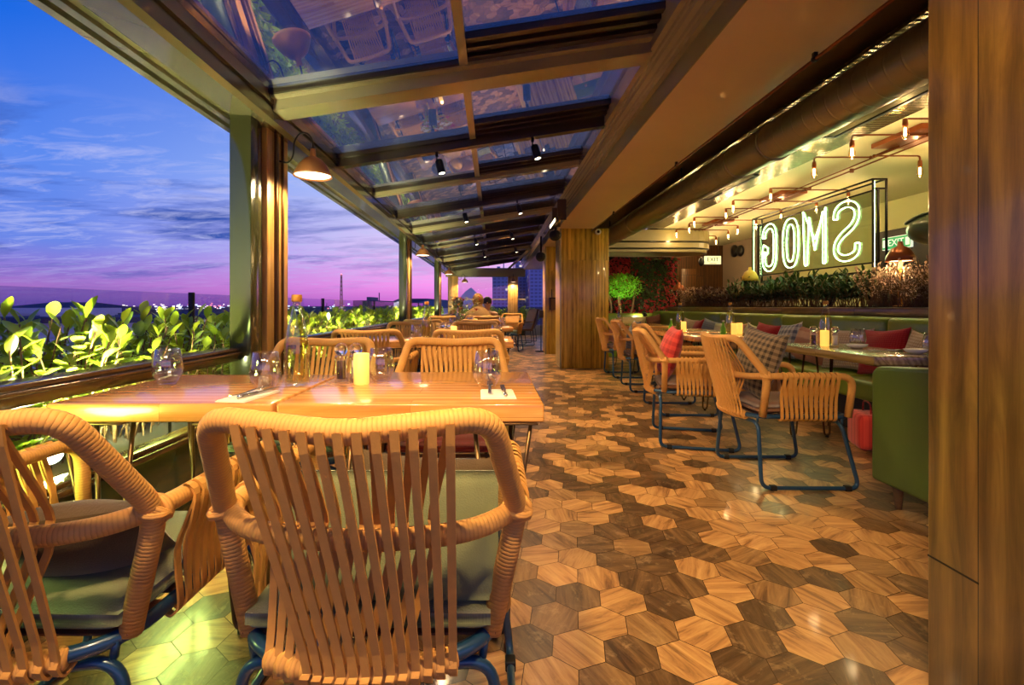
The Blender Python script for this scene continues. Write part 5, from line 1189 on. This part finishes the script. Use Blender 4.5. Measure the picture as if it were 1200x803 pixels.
person((-.66, 9.34, -.10), R(-35), 'navy_cloth', False, 'dark_hair', 'person with dark hair in black sitting left of the headscarf', 0)
person((-.13, 10.72, -.06), R(180), 'terracotta', False, 'dark_hair', 'person in orange facing us across the fourth table', 0)
# flowers on the third table
r = empty('flower_vase', (-.52, 7.32, .7505), 0, 'glass vase with white, orange and red flowers before the seated people', 'flowers'); rnd = random.Random(4)
MB().lathe([(0, 0), (.04, 0), (.05, .03), (.04, .14), (.048, .18), (.044, .18), (.036, .14), (.046, .03), (0, .01)], 18).build('vase', 'tumbler_glass', r); st = MB(); lv = MB(); heads = []
for q in range(26):
    p = Vector((rnd.gauss(0, .13), rnd.gauss(0, .08), rnd.uniform(.22, .44))); st.tube(spline([(0, 0, .02), (p.x * .3, p.y * .3, .16), tuple(p)], 3), .002, 4)
    for k in range(3): lv.tn = rnd.random(); lv.leaf(Vector(p) * rnd.uniform(.6, .95), (rnd.uniform(-1, 1), rnd.uniform(-1, 1), .3), (0, 0, 1), .06, .025)
    fl = MB()
    for k in range(8): fl.leaf(p, (math.cos(k * .785), math.sin(k * .785), .35), (0, 0, 1), .05, .03, .1)
    fl.ball(tuple(p), .014, 8, 6).build('flower_head', ('white_petal', 'white_petal', 'orange_petal', 'red_petal')[q % 4], r)
st.build('stems', 'leaf_lime', r); o = lv.build('foliage', 'leaf_lime', r); o['kind'] = 'stuff'
# dark woven lounge chairs and floor lamp by the far corner
def lounge(loc, rz, lb):
    r = empty('woven_lounge_chair', loc, rz, lb, 'chair', 'dark woven lounge chairs'); MB().prism([(-.30, .40), (.28, .43), (.28, .47), (-.26, .45), (-.44, .98), (-.48, .97)], 'x', -.27, .27).build('seat_shell', 'brown_wicker', r)
    MB().tube(bez_fillet([(-.27, .25, .44), (-.27, .30, .02), (-.27, -.35, .02), (-.27, -.30, .42)], .04, 4), .01, 8).build('leg', 'black_steel', r); MB().tube(bez_fillet([(.27, .25, .44), (.27, .30, .02), (.27, -.35, .02), (.27, -.30, .42)], .04, 4), .01, 8).build('leg', 'black_steel', r)
    MB().tube(bez_fillet([(-.28, -.36, .64), (-.28, .25, .64), (-.28, .25, .44)], .04, 4), .012, 8).build('armrest', 'brown_wicker', r); MB().tube(bez_fillet([(.28, -.36, .64), (.28, .25, .64), (.28, .25, .44)], .04, 4), .012, 8).build('armrest', 'brown_wicker', r); return r
lounge((.66, 12.9, 0), R(110), 'dark woven lounge chair in front of the far glazing, left one'); lounge((.86, 14.2, 0), R(70), 'dark woven lounge chair next to the floor stand, right one')
x, y, z = at_px(634, 370, 11.3); r = empty('floor_stand', (x, 11.3, 0), 0, 'thin dark floor stand with a small box by the second pillar', 'stand'); MB().tube([(0, 0, .0), (0, 0, .95)], .012, 8).lathe([(0, 0), (.14, 0), (.14, .015), (0, .02)], 20).build('pole', 'black_steel', r); MB().box(-.05, .10, -.04, .04, .78, .95, .006).build('box_head', 'black_plastic', r)
